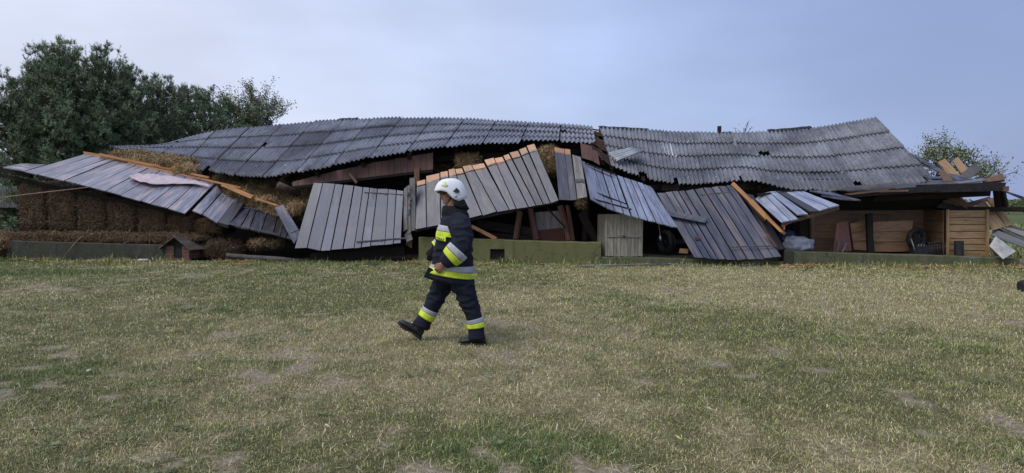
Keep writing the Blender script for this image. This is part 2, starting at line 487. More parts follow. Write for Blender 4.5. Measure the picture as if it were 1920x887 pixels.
M['bag_blue'] = plain("dark_blue_plastic", (0.015, 0.02, 0.07), 0.5, 0.4)
M['rope'] = plain("hemp_rope", (0.30, 0.20, 0.15), 0.85, 0.2)
M['white_board'] = plain("pale_laminate", (0.34, 0.34, 0.33), 0.5, 0.4, nscale=5, amp=0.25)
M['floor'] = plain("dark_earth_floor", (0.030, 0.025, 0.020), 0.95, 0.1, nscale=4, amp=0.4)
M['hay_core'] = plain("packed_straw", (0.050, 0.035, 0.020), 0.95, 0.1, nscale=25, amp=0.5, bump=0.8)

# ================================================================ GROUND
def lawn_fields(x, y):
    """bare soil, dryness, lushness (0..1) on the yard, world metres"""
    big = fbm(x * 0.35 + 7, y * 0.35, 3, 4)
    mid = fbm(x * 1.5, y * 1.1 + 20, 9, 4)
    sml = fbm(x * 5.0 + 3, y * 4.0, 21, 3)
    bare = np.clip((0.55 * mid + 0.45 * sml + 0.10 * (fbm(x * 0.5, y * 0.5 + 40, 31, 3) - 0.5) - 0.625) / 0.06, 0, 1)
    dry = np.clip((0.6 * big + 0.4 * sml + 0.09 * np.clip((x + 0.5) / 6, -0.5, 1) - 0.43) / 0.24, 0, 1)
    lush = np.clip((fbm(x * 0.6 + 90, y * 0.9, 55, 4) - 0.60) / 0.16, 0, 1)
    near_barn = np.clip((y - (16.0 - 0.08 * x)) / 1.4, 0, 1)
    lush = np.clip(lush + near_barn * 0.6, 0, 1)
    green_left = np.clip(1 - ((x + 10.6) / 2.6) ** 2 - ((y - 15.6) / 0.9) ** 2, 0, 1)
    lush = np.clip(lush + 1.5 * green_left, 0, 1); dry = dry * (1 - 0.8 * np.clip(lush, 0, 1) * np.maximum(green_left, near_barn * 0.7))
    for (cx, cy, rx, ry) in PATCHES:
        q = 1 - ((x - cx) / rx) ** 2 - ((y - cy) / ry) ** 2
        bare = np.maximum(bare, np.clip(q * 1.3 + (sml - 0.5) * 3.4 + (fbm(x * 14, y * 11, 83, 2) - 0.5) * 2.2 - 0.1, 0, 1) * (q > -0.8))
    return bare, dry, lush
def _patch(px, py, w, h):
    g = G(px, py); s = g.y / FPX
    return (g.x, g.y, max(w * s / 2, 0.05), max((G(px, py - h / 2).y - G(px, py + h / 2).y) / 2, 0.05))
PATCHES = [_patch(*a) for a in ((75, 541, 150, 14), (370, 515, 110, 14), (15, 735, 50, 24), (220, 697, 60, 22), (370, 668, 70, 14), (480, 720, 60, 20),
           (440, 862, 40, 46), (200, 745, 90, 20), (1340, 682, 90, 16), (1400, 705, 70, 14), (1540, 695, 80, 14), (1730, 760, 60, 60), (1735, 812, 50, 20),
           (1275, 545, 80, 12), (1600, 552, 70, 8), (1900, 800, 60, 50), (990, 640, 60, 10), (1010, 830, 70, 14), (640, 830, 50, 16), (560, 740, 50, 12))]
def axis(lo, hi, step, far, k=1.28):
    a = list(np.arange(lo, hi + step / 2, step)); s = step; b = a[-1]
    while b < far: s *= k; b += s; a.append(b)
    s = step; b = a[0]; pre = []
    while b > -far: s *= k; b -= s; pre.append(b)
    return np.array(pre[::-1] + a)
gx = axis(-15.5, 15.5, 0.085, 900); gy = axis(3.2, 19.6, 0.085, 1500)
gy = gy[gy > -120]
GX, GY = np.meshgrid(gx, gy)
def ground_z(x, y):
    near = np.clip((60 - np.hypot(x, y)) / 40, 0, 1)
    return ((fbm(x * 0.8, y * 0.8, 71, 3) - 0.5) * 0.035 + (fbm(x * 4, y * 4, 77, 2) - 0.5) * 0.02) * near
GZ = ground_z(GX, GY)
b_, d_, l_ = lawn_fields(GX, GY)
C_SOIL = np.array((0.215, 0.180, 0.130)); C_THATCH = np.array((0.225, 0.186, 0.105)); C_BASE = np.array((0.080, 0.076, 0.034))
C_FIELD = np.array((0.085, 0.105, 0.035))
fade = np.clip((GY - 20) / 4, 0, 1)[..., None]
gc = C_BASE * (1 - d_[..., None]) + C_THATCH * d_[..., None]
gc = gc * (1 - b_[..., None]) + C_SOIL * b_[..., None]
gc = gc * (1 - fade) + C_FIELD * fade * (0.75 + 0.5 * fbm(GX * 0.2, GY * 0.05, 5, 3))[..., None]
nX, nY = len(gx), len(gy)
gi = np.arange(nX * nY).reshape(nY, nX)
q = np.stack([gi[:-1, :-1], gi[:-1, 1:], gi[1:, 1:], gi[1:, :-1]], -1).reshape(-1, 4)
tri = np.concatenate([q[:, [0, 1, 2]], q[:, [0, 2, 3]]])
ground = tri_mesh("ground", np.stack([GX, GY, GZ], -1).reshape(-1, 3), tri, M['ground'], col=gc.reshape(-1, 3), smooth=True)
tag(ground, "worn lawn of the farmyard with bare soil patches", "ground", kind="structure")

# ---- grass blades (short, mown, half dried)
def blade_mesh(name, x, y, h, w, lean, cols, rngl, bend=0.5):
    n = len(x)
    z = ground_z(x, y)
    a = rngl.uniform(0, 2 * np.pi, n); la = rngl.uniform(0, 2 * np.pi, n)
    dx, dy = np.cos(a) * w / 2, np.sin(a) * w / 2
    lx, ly = np.cos(la) * lean * h, np.sin(la) * lean * h
    z0 = z - 0.004
    V = np.empty((n, 5, 3))
    V[:, 0] = np.stack([x - dx, y - dy, z0], -1); V[:, 1] = np.stack([x + dx, y + dy, z0], -1)
    mx, my, mz = x + lx * 0.35, y + ly * 0.35, z + h * 0.62
    V[:, 2] = np.stack([mx + dx * 0.8, my + dy * 0.8, mz], -1); V[:, 3] = np.stack([mx - dx * 0.8, my - dy * 0.8, mz], -1)
    V[:, 4] = np.stack([x + lx, y + ly, z + h * np.sqrt(np.clip(1.05 - lean * lean * bend, 0.1, 1))], -1)
    b = np.arange(n)[:, None] * 5
    F = np.concatenate([b + np.array([[0, 1, 2]]), b + np.array([[0, 2, 3]]), b + np.array([[3, 2, 4]])])
    C = np.repeat(cols[:, None, :], 5, 1).reshape(-1, 3)
    return tri_mesh(name, V.reshape(-1, 3), F, M['blade'], col=C)
GREENS = np.array([(0.175, 0.205, 0.060), (0.238, 0.258, 0.084), (0.118, 0.148, 0.048), (0.305, 0.312, 0.125)])
DRYS = np.array([(0.45, 0.395, 0.218), (0.34, 0.288, 0.148), (0.53, 0.485, 0.312), (0.245, 0.197, 0.102)])
LUSH = np.array([(0.105, 0.150, 0.045), (0.135, 0.178, 0.062)])
def blade_cols(x, y, rl):
    b, d, l = lawn_fields(x, y)
    n = len(x)
    pd = np.clip(0.22 + 0.50 * d - 0.30 * l, 0.03, 0.9)
    isd = rl.random(n) < pd
    g = GREENS[rl.integers(0, 4, n)]; dr = DRYS[rl.integers(0, 4, n)]; lu = LUSH[rl.integers(0, 2, n)]
    c = np.where(isd[:, None], dr, np.where((rl.random(n) < l * 0.8)[:, None], lu, g))
    return c * (rl.uniform(0.55, 1.82, n) * (0.75 + 0.55 * fbm(x * 9, y * 7, 63, 2)))[:, None], b, d, l
def scatter(n, y0, y1, pw, rl, margin=0.8):
    u = rl.random(n)
    e = 2 - pw
    Y = (y0 ** e + u * (y1 ** e - y0 ** e)) ** (1 / e)
    X = rl.uniform(-1, 1, n) * (Y * 960 / FPX + margin)
    return X, Y
rl = np.random.default_rng(5)
N = 1000000
X, Y = scatter(N, 3.6, 18.6, 1.55, rl)
NE = 130000
Ye = (3.2 ** 0.45 + rl.random(NE) * (18.6 ** 0.45 - 3.2 ** 0.45)) ** (1 / 0.45)
Xe = np.where(rl.random(NE) < 0.5, -1, 1) * (Ye * 960 / FPX + 0.8 + rl.random(NE) * 2.6)
X, Y = np.concatenate([X, Xe]), np.concatenate([Y, Ye]); N = len(X)
c, b, d, l = blade_cols(X, Y, rl)
keep = (rl.random(N) > b * 0.82) & (Y < 17.95 - 0.08 * X + 0.1) & (rl.random(N) < 0.45 + 0.4 * fbm(X * 2.5, Y * 2.5, 88, 3) + 0.3 * l)
X, Y, c, d, l = X[keep], Y[keep], c[keep], d[keep], l[keep]
n = len(X)
h = rl.gamma(5.0, 0.2, n) * (0.0145 + 0.011 * l + 0.0105 * fbm(X * 3, Y * 3, 14, 3)) * (1 + 0.012 * Y) * np.clip(0.62 + 0.05 * Y, 0.7, 1.0)
wd = np.maximum(0.0029, Y * 0.00047) * rl.uniform(0.7, 1.4, n)
grass = blade_mesh("grass", X, Y, h, wd, rl.uniform(0.25, 1.35, n), c, rl)
tag(grass, "short half dried grass covering the farmyard", "grass", kind="stuff")
# dead clippings lying on the lawn
N = 45000
X, Y = scatter(N, 3.6, 17.5, 1.6, rl)
b, d, l = lawn_fields(X, Y)
keep = rl.random(N) < 0.25 + 0.75 * d
X, Y = X[keep], Y[keep]; n = len(X)
L = rl.uniform(0.025, 0.075, n); a = rl.uniform(0, 2 * np.pi, n); wd = np.maximum(0.003, Y * 0.00045)
ca, sa = np.cos(a), np.sin(a); z = ground_z(X, Y) + rl.uniform(0.008, 0.035, n)
dz = rl.uniform(-0.015, 0.015, n)
V = np.empty((n, 4, 3))
V[:, 0] = np.stack([X - ca * L / 2 - sa * wd / 2, Y - sa * L / 2 + ca * wd / 2, z - dz], -1)
V[:, 1] = np.stack([X - ca * L / 2 + sa * wd / 2, Y - sa * L / 2 - ca * wd / 2, z - dz], -1)
V[:, 2] = np.stack([X + ca * L / 2 + sa * wd / 2, Y + sa * L / 2 - ca * wd / 2, z + dz], -1)
V[:, 3] = np.stack([X + ca * L / 2 - sa * wd / 2, Y + sa * L / 2 + ca * wd / 2, z + dz], -1)
bb = np.arange(n)[:, None] * 4
F = np.concatenate([bb + np.array([[0, 1, 2]]), bb + np.array([[0, 2, 3]])])
cc = DRYS[rl.integers(0, 4, n)] * rl.uniform(0.8, 1.2, n)[:, None]
clip = tri_mesh("grass_clippings", V.reshape(-1, 3), F, M['blade'], col=np.repeat(cc[:, None], 4, 1).reshape(-1, 3))
tag(clip, "dry grass clippings strewn over the lawn", "grass", kind="stuff")
# low broad-leaved weeds: rosettes of small leaves
N = 900
X, Y = scatter(N, 3.7, 17.0, 1.3, rl)
b, d, l = lawn_fields(X, Y)
keep = (fbm(X * 0.9 + 11, Y * 0.9, 97, 3) > 0.5) & (b < 0.4); X, Y = X[keep], Y[keep]; n = len(X); LP = 9
ang = rl.uniform(0, 2 * np.pi, (n, LP)); ln = rl.uniform(0.015, 0.042, (n, LP)); sp_ = rl.uniform(0.0, 0.05, (n, LP)); up = rl.uniform(0.1, 0.8, (n, LP))
bx = X[:, None] + np.cos(ang) * sp_; by = Y[:, None] + np.sin(ang) * sp_; bz = ground_z(X, Y)[:, None] + rl.uniform(0.012, 0.03, (n, LP))
cx_, sx_ = np.cos(ang), np.sin(ang); w_ = ln * 0.42
pts = [np.stack([bx, by, bz], -1), np.stack([bx + cx_ * ln * .5 - sx_ * w_, by + sx_ * ln * .5 + cx_ * w_, bz + up * ln * .5], -1),
       np.stack([bx + cx_ * ln, by + sx_ * ln, bz + up * ln * .7], -1), np.stack([bx + cx_ * ln * .5 + sx_ * w_, by + sx_ * ln * .5 - cx_ * w_, bz + up * ln * .5], -1)]
V = np.stack(pts, 2).reshape(-1, 3); bb = np.arange(n * LP)[:, None] * 4
cc = np.array([(0.085, 0.125, 0.045), (0.11, 0.15, 0.06), (0.14, 0.165, 0.07)])[rl.integers(0, 3, n * LP)] * rl.uniform(0.8, 1.2, (n * LP, 1))
cl = tri_mesh("clover", V, np.concatenate([bb + np.array([[0, 1, 2]]), bb + np.array([[0, 2, 3]])]), M['blade'], col=np.repeat(cc[:, None], 4, 1).reshape(-1, 3))
tag(cl, "low broad leaved weeds dotted through the lawn", "weeds", kind="stuff")
# taller weeds along the foundation and in the field at both ends
N = 26000
px = rl.uniform(-20, 1940, N)
dd = -np.abs(rl.normal(0, 0.28, N)) - 0.02
Yb = 17.95 / (1 + 0.08 * (px - 960) / FPX) + dd
Xb = (px - 960) / FPX * Yb
dens = fbm(Xb * 1.4, Yb * 1.4, 61, 3)
keep = rl.random(N) < np.clip((dens - 0.30) / 0.3, 0.1, 1) * np.where((px > 1225) & (px < 1470), 0.25, 1.0)
Xb, Yb = Xb[keep], Yb[keep]; dens = dens[keep]; n = len(Xb)
h = rl.gamma(4.0, 0.25, n) * (0.04 + 0.12 * np.clip(dens - 0.35, 0, 1))
c, _, _, _ = blade_cols(Xb, Yb, rl)
w1 = blade_mesh("weeds", Xb, Yb, h, np.full(n, 0.011), rl.uniform(0.1, 0.8, n), c * 0.9, rl)
tag(w1, "taller green weeds along the barn foundation", "weeds", kind="stuff")
N = 60000
Xf = np.concatenate([rl.uniform(-34, -12.5, N // 2), rl.uniform(11.0, 42, N // 2)]); Yf = rl.uniform(17, 48, N)
Yf = np.where(np.abs(Xf) < 14.5, np.maximum(Yf, 19.5), Yf)
h = rl.gamma(5, 0.2, N) * 0.16
c, _, _, _ = blade_cols(Xf, Yf, rl)
w2 = blade_mesh("field_grass", Xf, Yf, h, np.full(N, 0.03), rl.uniform(0.2, 0.9, N), (c * 0.55 + np.array((0.11, 0.135, 0.045)) * 0.5), rl)
tag(w2, "uncut meadow grass beyond both ends of the barn", "grass", kind="stuff")

# ================================================================ CATMULL helpers for the sagging roof
def curve(pts, s):
    """pts: Vectors with equal parameter spacing implied by pts index list s0; evaluate smooth at s in [0, len-1]"""
    n = len(pts) - 1
    s = min(max(s, 0), n - 1e-6); i = int(s); f = s - i
    p1, p2 = pts[i], pts[i + 1]
    p0 = pts[i - 1] if i > 0 else p1 * 2 - p2
    p3 = pts[i + 2] if i + 2 <= n else p2 * 2 - p1
    return 0.5 * ((2 * p1) + (p2 - p0) * f + (2 * p0 - 5 * p1 + 4 * p2 - p3) * f * f + (3 * p1 - p0 - 3 * p2 + p3) * f ** 3)
class RoofSurf:
    def __init__(self, pairs):
        self.r = [W3(a) for a, _ in pairs]; self.e = [W3(b) for _, b in pairs]
        m = [(a + b) / 2 for a, b in zip(self.r, self.e)]
        self.L = [0.0]
        for a, b in zip(m[:-1], m[1:]): self.L.append(self.L[-1] + (b - a).length)
    def at(self, u, v):
        x = u * self.L[-1]; s = float(np.interp(x, self.L, range(len(self.L))))
        return curve(self.r, s).lerp(curve(self.e, s), v)
    def nrm(self, u, v):
        e = 2e-3
        n = (self.at(u + e, v) - self.at(u - e, v)).cross(self.at(u, v + e) - self.at(u, v - e)).normalized()
        return n if n.z > 0 else -n
def sheet(parent, S, u0, u1, v0, v1, waves, mat, lift=0.03, slip=0.0, skew=0.0, drop=None, rag0=0.0, rag1=0.0, name="roof_sheet", amp=0.027, nv=3, base=0.03):
    per = 6
    nu = waves * per
    V, F = [], []
    eps = 0.009
    rows = []
    for j in range(nv + 1):
        fv = j / nv
        row = []
        for i in range(nu + 1):
            fu = i / nu
            v = v0 + (v1 - v0) * fv + slip + skew * (fu - 0.5)
            if j == nv and rag1: v += rag1 * (mnoise.noise(Vector((fu * 4, u0 * 40, v0 * 9))) )
            u = u0 + (u1 - u0) * fu
            if i == 0 and rag0: u += rag0 * mnoise.noise(Vector((fv * 3 + v0 * 9, 3, u0)))
            p = S.at(u, max(min(v, 1.08), -0.05))
            n = S.nrm(min(max(u, 0.004), 0.996), min(max(v, 0.02), 0.98))
            row.append(p + n * (amp * math.cos(2 * math.pi * (fu * waves)) + lift * fv + base))
            row.append(n)
        rows.append(row)
    W_ = nu + 1
    for r in rows:
        for i in range(W_): V.append(r[2 * i])
    nt = len(V)
    for r in rows:
        for i in range(W_): V.append(r[2 * i] - r[2 * i + 1] * eps)
    for j in range(nv):
        for i in range(nu):
            a = j * W_ + i; b = a + 1; c2 = a + W_ + 1; d2 = a + W_
            if drop and drop(i / nu, (v0 + (v1 - v0) * (j + .5) / nv)): continue
            F.append((a, d2, c2, b)); F.append((nt + a, nt + b, nt + c2, nt + d2))
    for i in range(nu):
        if drop and drop(i / nu, v0 + (v1 - v0) * (nv - .5) / nv): continue
        a = nv * W_ + i; F.append((a, nt + a, nt + a + 1, a + 1))
        F.append((i, i + 1, nt + i + 1, nt + i))
    for j in range(nv):
        a = j * W_
        if not (drop and drop(0.0, v0 + (v1 - v0) * (j + .5) / nv)): F.append((a, nt + a, nt + a + W_, a + W_))
        if drop and drop(1 - 1 / nu, v0 + (v1 - v0) * (j + .5) / nv): continue
        a = j * W_ + nu; F.append((a, a + W_, nt + a + W_, nt + a))
    uvs = [(i / nu * 1.05 + u0 * 17, j / nv * 1.1 + v0 * 13) for j in range(nv + 1) for i in range(nu + 1)] * 2
    return mk(name, V, F, mat, parent, smooth=True, uv=uvs)

def chip(r):
    """a broken lower corner on some sheets"""
    k = random.random()
    if k > (0.45 if r == 3 else 0.12): return None
    w = random.uniform(0.08, 0.22); right = random.random() < 0.5; vt = (r + 1) / 4 - 0.07
    return (lambda fu, v: v > vt and (fu > 1 - w if right else fu < w))
# ================================================================ BARN ROOF, left length
pairs_L = [((206, 276.5, 4.6), (206, 278.5, 2.3)), ((300, 274, 4.8), (235, 286, 2.25)), ((350, 260, 4.8), (290, 301, 2.1)), ((410, 246, 4.8), (345, 314, 1.9)),
           ((490, 238, 4.8), (405, 326, 1.6)), ((563, 231, 4.8), (471, 333, 1.25)), ((625, 226.5, 4.8), (530, 331, 0.95)), ((680, 224, 4.8), (600, 319, 0.8)),
           ((739, 222, 4.8), (674, 303, 0.75)), ((800, 222, 4.8), (748, 290, 0.8)), ((870, 223, 4.8), (832, 277, 0.95)), ((930, 227, 4.8), (905, 270.5, 1.1)),
           ((1000, 231, 4.8), (985, 269, 1.2)), ((1060, 234, 4.8), (1060, 270, 1.25)), ((1110, 238, 4.8), (1118, 273, 1.3))]
SL = RoofSurf(pairs_L)
roof_l = empty("barn_roofing", W(640, 300, 3.0), "long sagging grey corrugated roof from the straw bales to the gap", "roof", "collapsed barn roof lengths")
roof_l["kind"] = "thing"
nL = 15
for i in range(nL):
    for r in range(4):
        g = 0.0016
        u0, u1 = i / nL + (g if i else 0), (i + 1) / nL - g * (0.2 + random.random() * 0.9)
        v0, v1 = r / 4 - (0.02 if r else 0), (r + 1) / 4 + 0.012
        if i == 13 and r == 3: v1 = 0.96
        if i in (11, 12) and r == 3: v1 += 0.05
        sheet(roof_l, SL, u0, u1, v0, v1, 8, M['roof'], lift=0.035, slip=random.uniform(-0.010, 0.010), skew=random.uniform(-0.016, 0.016), rag1=0.02 if r == 3 else 0.006, drop=chip(r))
# ================================================================ BARN ROOF, right length
pairs_R = [((1123, 240, 4.6), (1143, 313, 1.35)), ((1200, 244, 4.6), (1215, 338, 1.3)), ((1255, 247, 4.6), (1275, 347, 1.2)), ((1310, 249, 4.6), (1335, 346, 1.15)),
           ((1365, 250, 4.6), (1400, 341, 1.1)), ((1420, 249, 4.6), (1462, 352, 0.95)), ((1480, 245.5, 4.6), (1535, 357, 0.85)), ((1540, 239, 4.5), (1612, 356, 0.85)),
           ((1590, 231, 4.4), (1682, 351, 0.85)), ((1641, 221, 4.3), (1756, 345, 0.9))]
SR = RoofSurf(pairs_R)
roof_r = empty("barn_roofing", W(1420, 300, 3.0), "grey corrugated roof with a pale patch sheet, right of the gap", "roof", "collapsed barn roof lengths")
roof_r["kind"] = "thing"
nR = 9
for i in range(nR):
    for r in range(4):
        u0, u1 = i / nR - (0.002 if i else 0), (i + 1) / nR + (0.002 if i < nR - 1 else 0)
        v0, v1 = r / 4 - (0.02 if r else 0), (r + 1) / 4 + 0.012
        sheet(roof_r, SR, u0, u1, v0, v1, 8, M['roof_r'], base=0.03 + 0.008 * (i % 2), lift=0.035, drop=chip(r), slip=random.uniform(-0.007, 0.007) + (0.03 if (r == 3 and i in (5, 6)) else 0),
              skew=random.uniform(-0.012, 0.012), rag0=0.035 if i == 0 else 0.0, rag1=0.02 if r == 3 else 0.006)
# back slopes (they fall away behind the ridge)
for (S, par, m) in ((SL, roof_l, M['roof']), (SR, roof_r, M['roof_r'])):
    V, F = [], []
    for k in range(25):
        a = S.at(k / 24, 0.0); b = a + Vector((0.35, 4.6, -max(0.6, (a.z - 1.3) * 0.95)))
        V += [a, b, b - Vector((0, 0, 0.03)), a - Vector((0, 0, 0.03))]
    for k in range(24):
        for j in range(4): F.append((k * 4 + j, k * 4 + (j + 1) % 4, k * 4 + 4 + (j + 1) % 4, k * 4 + 4 + j))
    mk("back_slope", V, F, m, par, uv=[(0.3 * k, 0.1 * (k % 4)) for k in range(len(V))])
gb = [SL.at(0.985, 0.0), SR.at(0.015, 0.0)]
gv = []
for a in gb: gv += [a - Vector((0, -0.05, 0.12)), a + Vector((0.35, 4.6, -max(0.6, (a.z - 1.3) * 0.95) - 0.06))]
mk("back_patch", [gv[0], gv[2], gv[3], gv[1]] + [v - Vector((0, 0, 0.02)) for v in (gv[0], gv[2], gv[3], gv[1])], [(0, 1, 2, 3), (7, 6, 5, 4), (0, 4, 5, 1), (1, 5, 6, 2), (2, 6, 7, 3), (3, 7, 4, 0)], M['tar'], roof_r)
# ridge capping remnants: torn strips of black felt
for (S, par, ua, ub, dz) in ((SL, roof_l, 0.452, 0.497, 0.0), (SR, roof_r, 0.0, 0.17, 0.0), (SR, roof_r, 0.60, 0.755, 0.02), (SR, roof_r, 0.42, 0.47, -0.02)):
    V, F = [], []
    K = 10
    for k in range(K + 1):
        p = S.at(ua + (ub - ua) * k / K, 0.0); z = dz + 0.03 + 0.02 * mnoise.noise(Vector((k * 0.7, ua * 30, 0)))
        V += [p + Vector((0, -0.07, z - 0.015)), p + Vector((0, 0.1, z + 0.05)), p + Vector((0, 0.1, z + 0.02)), p + Vector((0, -0.07, z - 0.05))]
    for k in range(K):
        for j in range(4): F.append((k * 4 + j, k * 4 + (j + 1) % 4, k * 4 + 4 + (j + 1) % 4, k * 4 + 4 + j))
    F += [(0, 1, 2, 3), (K * 4 + 3, K * 4 + 2, K * 4 + 1, K * 4)]
    mk("ridge_capping", V, F, M['tar'], par)
# stub of a vent on the ridge and one at the left
p = SR.at(0.425, 0); beam("vent_stub", p + Vector((0, 0.05, -0.1)), p + Vector((0, 0.05, 0.10)), 0.10, 0.10, M['tar'], roof_r)
p = SL.at(0.305, 0); beam("vent_stub", p + Vector((0, 0.1, -0.1)), p + Vector((-0.05, 0.1, 0.20)), 0.16, 0.10, M['tar'], roof_l)
# pale patched sheet, loose sheet, small hole plate on the right roof
sheet(roof_r, SR, 0.212, 0.252, 0.27, 0.525, 3, M['roof_new'], lift=0.03, slip=0, skew=0.03, rag1=0.06, name="patch_sheet", amp=0.03)
o = roof_r.children[-1]; o["label"] = "pale grey patch sheet"
for vv in o.data.vertices: vv.co += Vector((0, -0.06, 0.12))
p = SR.at(0.463, 0.28)
mk("slipped_chip", *box_geo(p + Vector((0, -0.05, 0.1)), (1, 0, 0.1), (0.1, 0, -1), (0, 1, 0), 0.045, 0.1, 0.006), M['white_board'], roof_r)
# rafters and battens seen in the gap between the two lengths, and carrying both lengths
class GapS:
    def at(self, u, v):
        a = SL.at(1.0, v); b = SR.at(0.0, v * 0.93); return a.lerp(b, u)
GS = GapS()
for k in range(12):
    v = 0.03 + k / 12 * 1.02
    a = SL.at(0.985, v) - Vector((0, 0, 0.05)); b = SR.at(0.012, v * 0.95) - Vector((0, 0, 0.05))
    if k in (3, 8): b = a.lerp(b, 0.62) - Vector((0, 0, 0.07))
    beam("batten", a, b, 0.05, 0.045, M['beamred'], roof_l, rag=0.02)
for S, par, nn in ((SL, roof_l, 12), (SR, roof_r, 8)):
    for k in range(nn + 1):
        u = min(max(k / nn, 0.012), 0.988)
        beam("rafter", S.at(u, 0.01) - Vector((0, 0, 0.14)), S.at(u, 0.97) - Vector((0, 0, 0.14)), 0.09, 0.13, M['old'], par)
a = GS.at(0.45, 0.02); b = GS.at(0.5, 1.05)
beam("rafter", a - Vector((0, 0, 0.16)), b - Vector((0, 0, 0.16)), 0.10, 0.13, M['old'], roof_l)
# loose pale sheet lying on the right roof beside the gap
ls = empty("loose_roof_sheet", W(1172, 297, 1.5), "pale corrugated sheet lying loose on the roof beside the gap", "roof sheet")
class LooseS:
    def __init__(s): s.c = [W(1140, 297, 1.75) + Vector((0, 0, 0.1)), W(1186, 285, 2.3) + Vector((0, 0, 0.1)), W(1205, 290, 2.15) + Vector((0, 0, 0.06)), W(1158, 307, 1.5) + Vector((0, 0, 0.05))]
    def at(s, u, v): return s.c[0].lerp(s.c[1], v).lerp(s.c[3].lerp(s.c[2], v), u)
    def nrm(s, u, v):
        n = (s.c[1] - s.c[0]).cross(s.c[3] - s.c[0]).normalized(); return n if n.z > 0 else -n
sheet(ls, LooseS(), 0, 1, 0, 1, 4, M['roof_new'], lift=0.0, name="sheet", amp=0.03)
# small broken brown sheet hanging at the gap
bs = empty("hanging_sheet", W(1108, 290, 0.9), "rusty brown sheet scrap hanging below the roof gap", "sheet")
def slab(name, corners, th, mat, parent):
    c = [Vector(x) for x in corners]; n = (c[1] - c[0]).cross(c[-1] - c[0]).normalized()
    if n.y > 0: n = -n
    V = c + [x - n * th for x in c]; k = len(c)
    F = [tuple(range(k)), tuple(range(2 * k - 1, k - 1, -1))] + [(i, k + i, k + (i + 1) % k, (i + 1) % k) for i in range(k)]
    L1 = (c[1] - c[0]).length; L2 = (c[-1] - c[0]).length
    uvs = [((x - c[0]).dot((c[-1] - c[0]).normalized()), (x - c[0]).dot((c[1] - c[0]).normalized())) for x in V]
    o = mk(name, V, F, mat, parent, uv=uvs); fix_normals(o); return o
slab("sheet_half", [W(1088, 268, 1.0), W(1110, 274, 1.0), W(1112, 302, 0.85), W(1091, 296, 0.85)], 0.01, M['red'], bs)
slab("sheet_half", [W(1110, 280, 0.98), W(1120, 284, 0.98), W(1125, 310, 0.8), W(1113, 303, 0.82)], 0.01, M['red'], bs)

# ================================================================ FOUNDATION
def plinth(name, pxs, tops, d0, thick, mat, label, cat="foundation", zb=-0.1, gap=None):
    pts = [W(px, py, d0) for px, py in zip(pxs, tops)]
    V, F = [], []
    # many small steps give the top edge its uneven line
    fine = []
    for a, b in zip(pts[:-1], pts[1:]):
        m = max(2, int((b - a).length / 0.18))
        for k in range(m): fine.append(a.lerp(b, k / m))
    fine.append(pts[-1])
    for i, p in enumerate(fine):
        q = p + Vector((0, 0, 0.014 * mnoise.noise(Vector((p.x * 3, 1, 2)))))
        o = -BN * thick
        f = BN * (0.008 * mnoise.noise(Vector((p.x * 2, 5, 2))))
        V += [Vector((q.x, q.y, zb)) + f, q + f - Vector((0, 0, 0.02)), q - BN * 0.015, q + o, Vector((q.x, q.y, zb)) + o]
    for i in range(len(fine) - 1):
        for j in range(4): F.append((i * 5 + j, i * 5 + j + 1, i * 5 + 6 + j, i * 5 + 5 + j))
    F.append((0, 1, 2, 3, 4)); m = (len(fine) - 1) * 5; F.append((m + 4, m + 3, m + 2, m + 1, m))
    o = mk(name, V, F, mat, None, loc=tuple(fine[len(fine) // 2] * 1.0)); fix_normals(o)
    tag(o, label, cat, "foundation plinth lengths"); return o
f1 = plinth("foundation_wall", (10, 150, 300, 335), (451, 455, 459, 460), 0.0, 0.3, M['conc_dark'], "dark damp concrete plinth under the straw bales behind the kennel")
plinth("foundation_wall", (785, 919), (445, 449), 0.0, 0.35, M['conc_moss'], "short mossy concrete plinth length behind the firefighter, beside the hatch")
plinth("foundation_wall", (946, 1040, 1127), (450, 453, 455), 0.0, 0.35, M['conc_moss'], "mossy yellow green concrete plinth between the dark hatch and grey cabinet")
# lintel and dark wooden hatch between the two mossy lengths
a, b = W(919, 449, 0.0), W(946, 450, 0.0)
ho = empty("hatch", W(932, 492, 0.05), "small dark wooden hatch in the mossy plinth", "hatch")
slab("lintel", [W(919, 448, 0.004), W(946, 449.3, 0.004), W(946, 467, 0.004), W(919, 467, 0.004)], 0.34, M['conc_moss'], ho)
for k in range(4):
    x0, x1 = 919.6 + k * 6.5, 919.6 + (k + 1) * 6.5 - 0.5
    board("plank", W(x0, 466, 0.08), W(x1, 466, 0.08), W(x1, 495, 0.08), W(x0, 495, 0.08), M['old'], ho)
th = plinth("threshold_slab", (1128, 1215, 1330, 1472), (482, 483, 487, 491), -0.02, 1.3, M['conc'], "low concrete threshold slab under the grey cabinet and leaning door", "slab")
th.data.materials[0] = M['conc_right']
plinth("foundation_wall", (1488, 1600, 1760, 1912), (471, 475, 479, 485), -0.02, 0.3, M['conc_right'], "long grey green concrete plinth in front of the wooden shed")
o = plinth("foundation_block", (1471, 1487.5), (469, 470), -0.06, 0.4, M['conc_dark'], "dark concrete block at the end of the right plinth", "block")
# barn floor
fl = mk("barn_floor", [W(20, 480, 0.2).xy.to_3d() + Vector((0, 0, 0.03)), W(1880, 480, 0.2).xy.to_3d() + Vector((0, 0, 0.03)),
     Vector((13.5, 25.6, 0.03)), Vector((-14.5, 28.0, 0.03))], [(0, 1, 2, 3)], M['floor'])
tag(fl, "dark earth floor inside the collapsed barn", "floor", kind="structure")
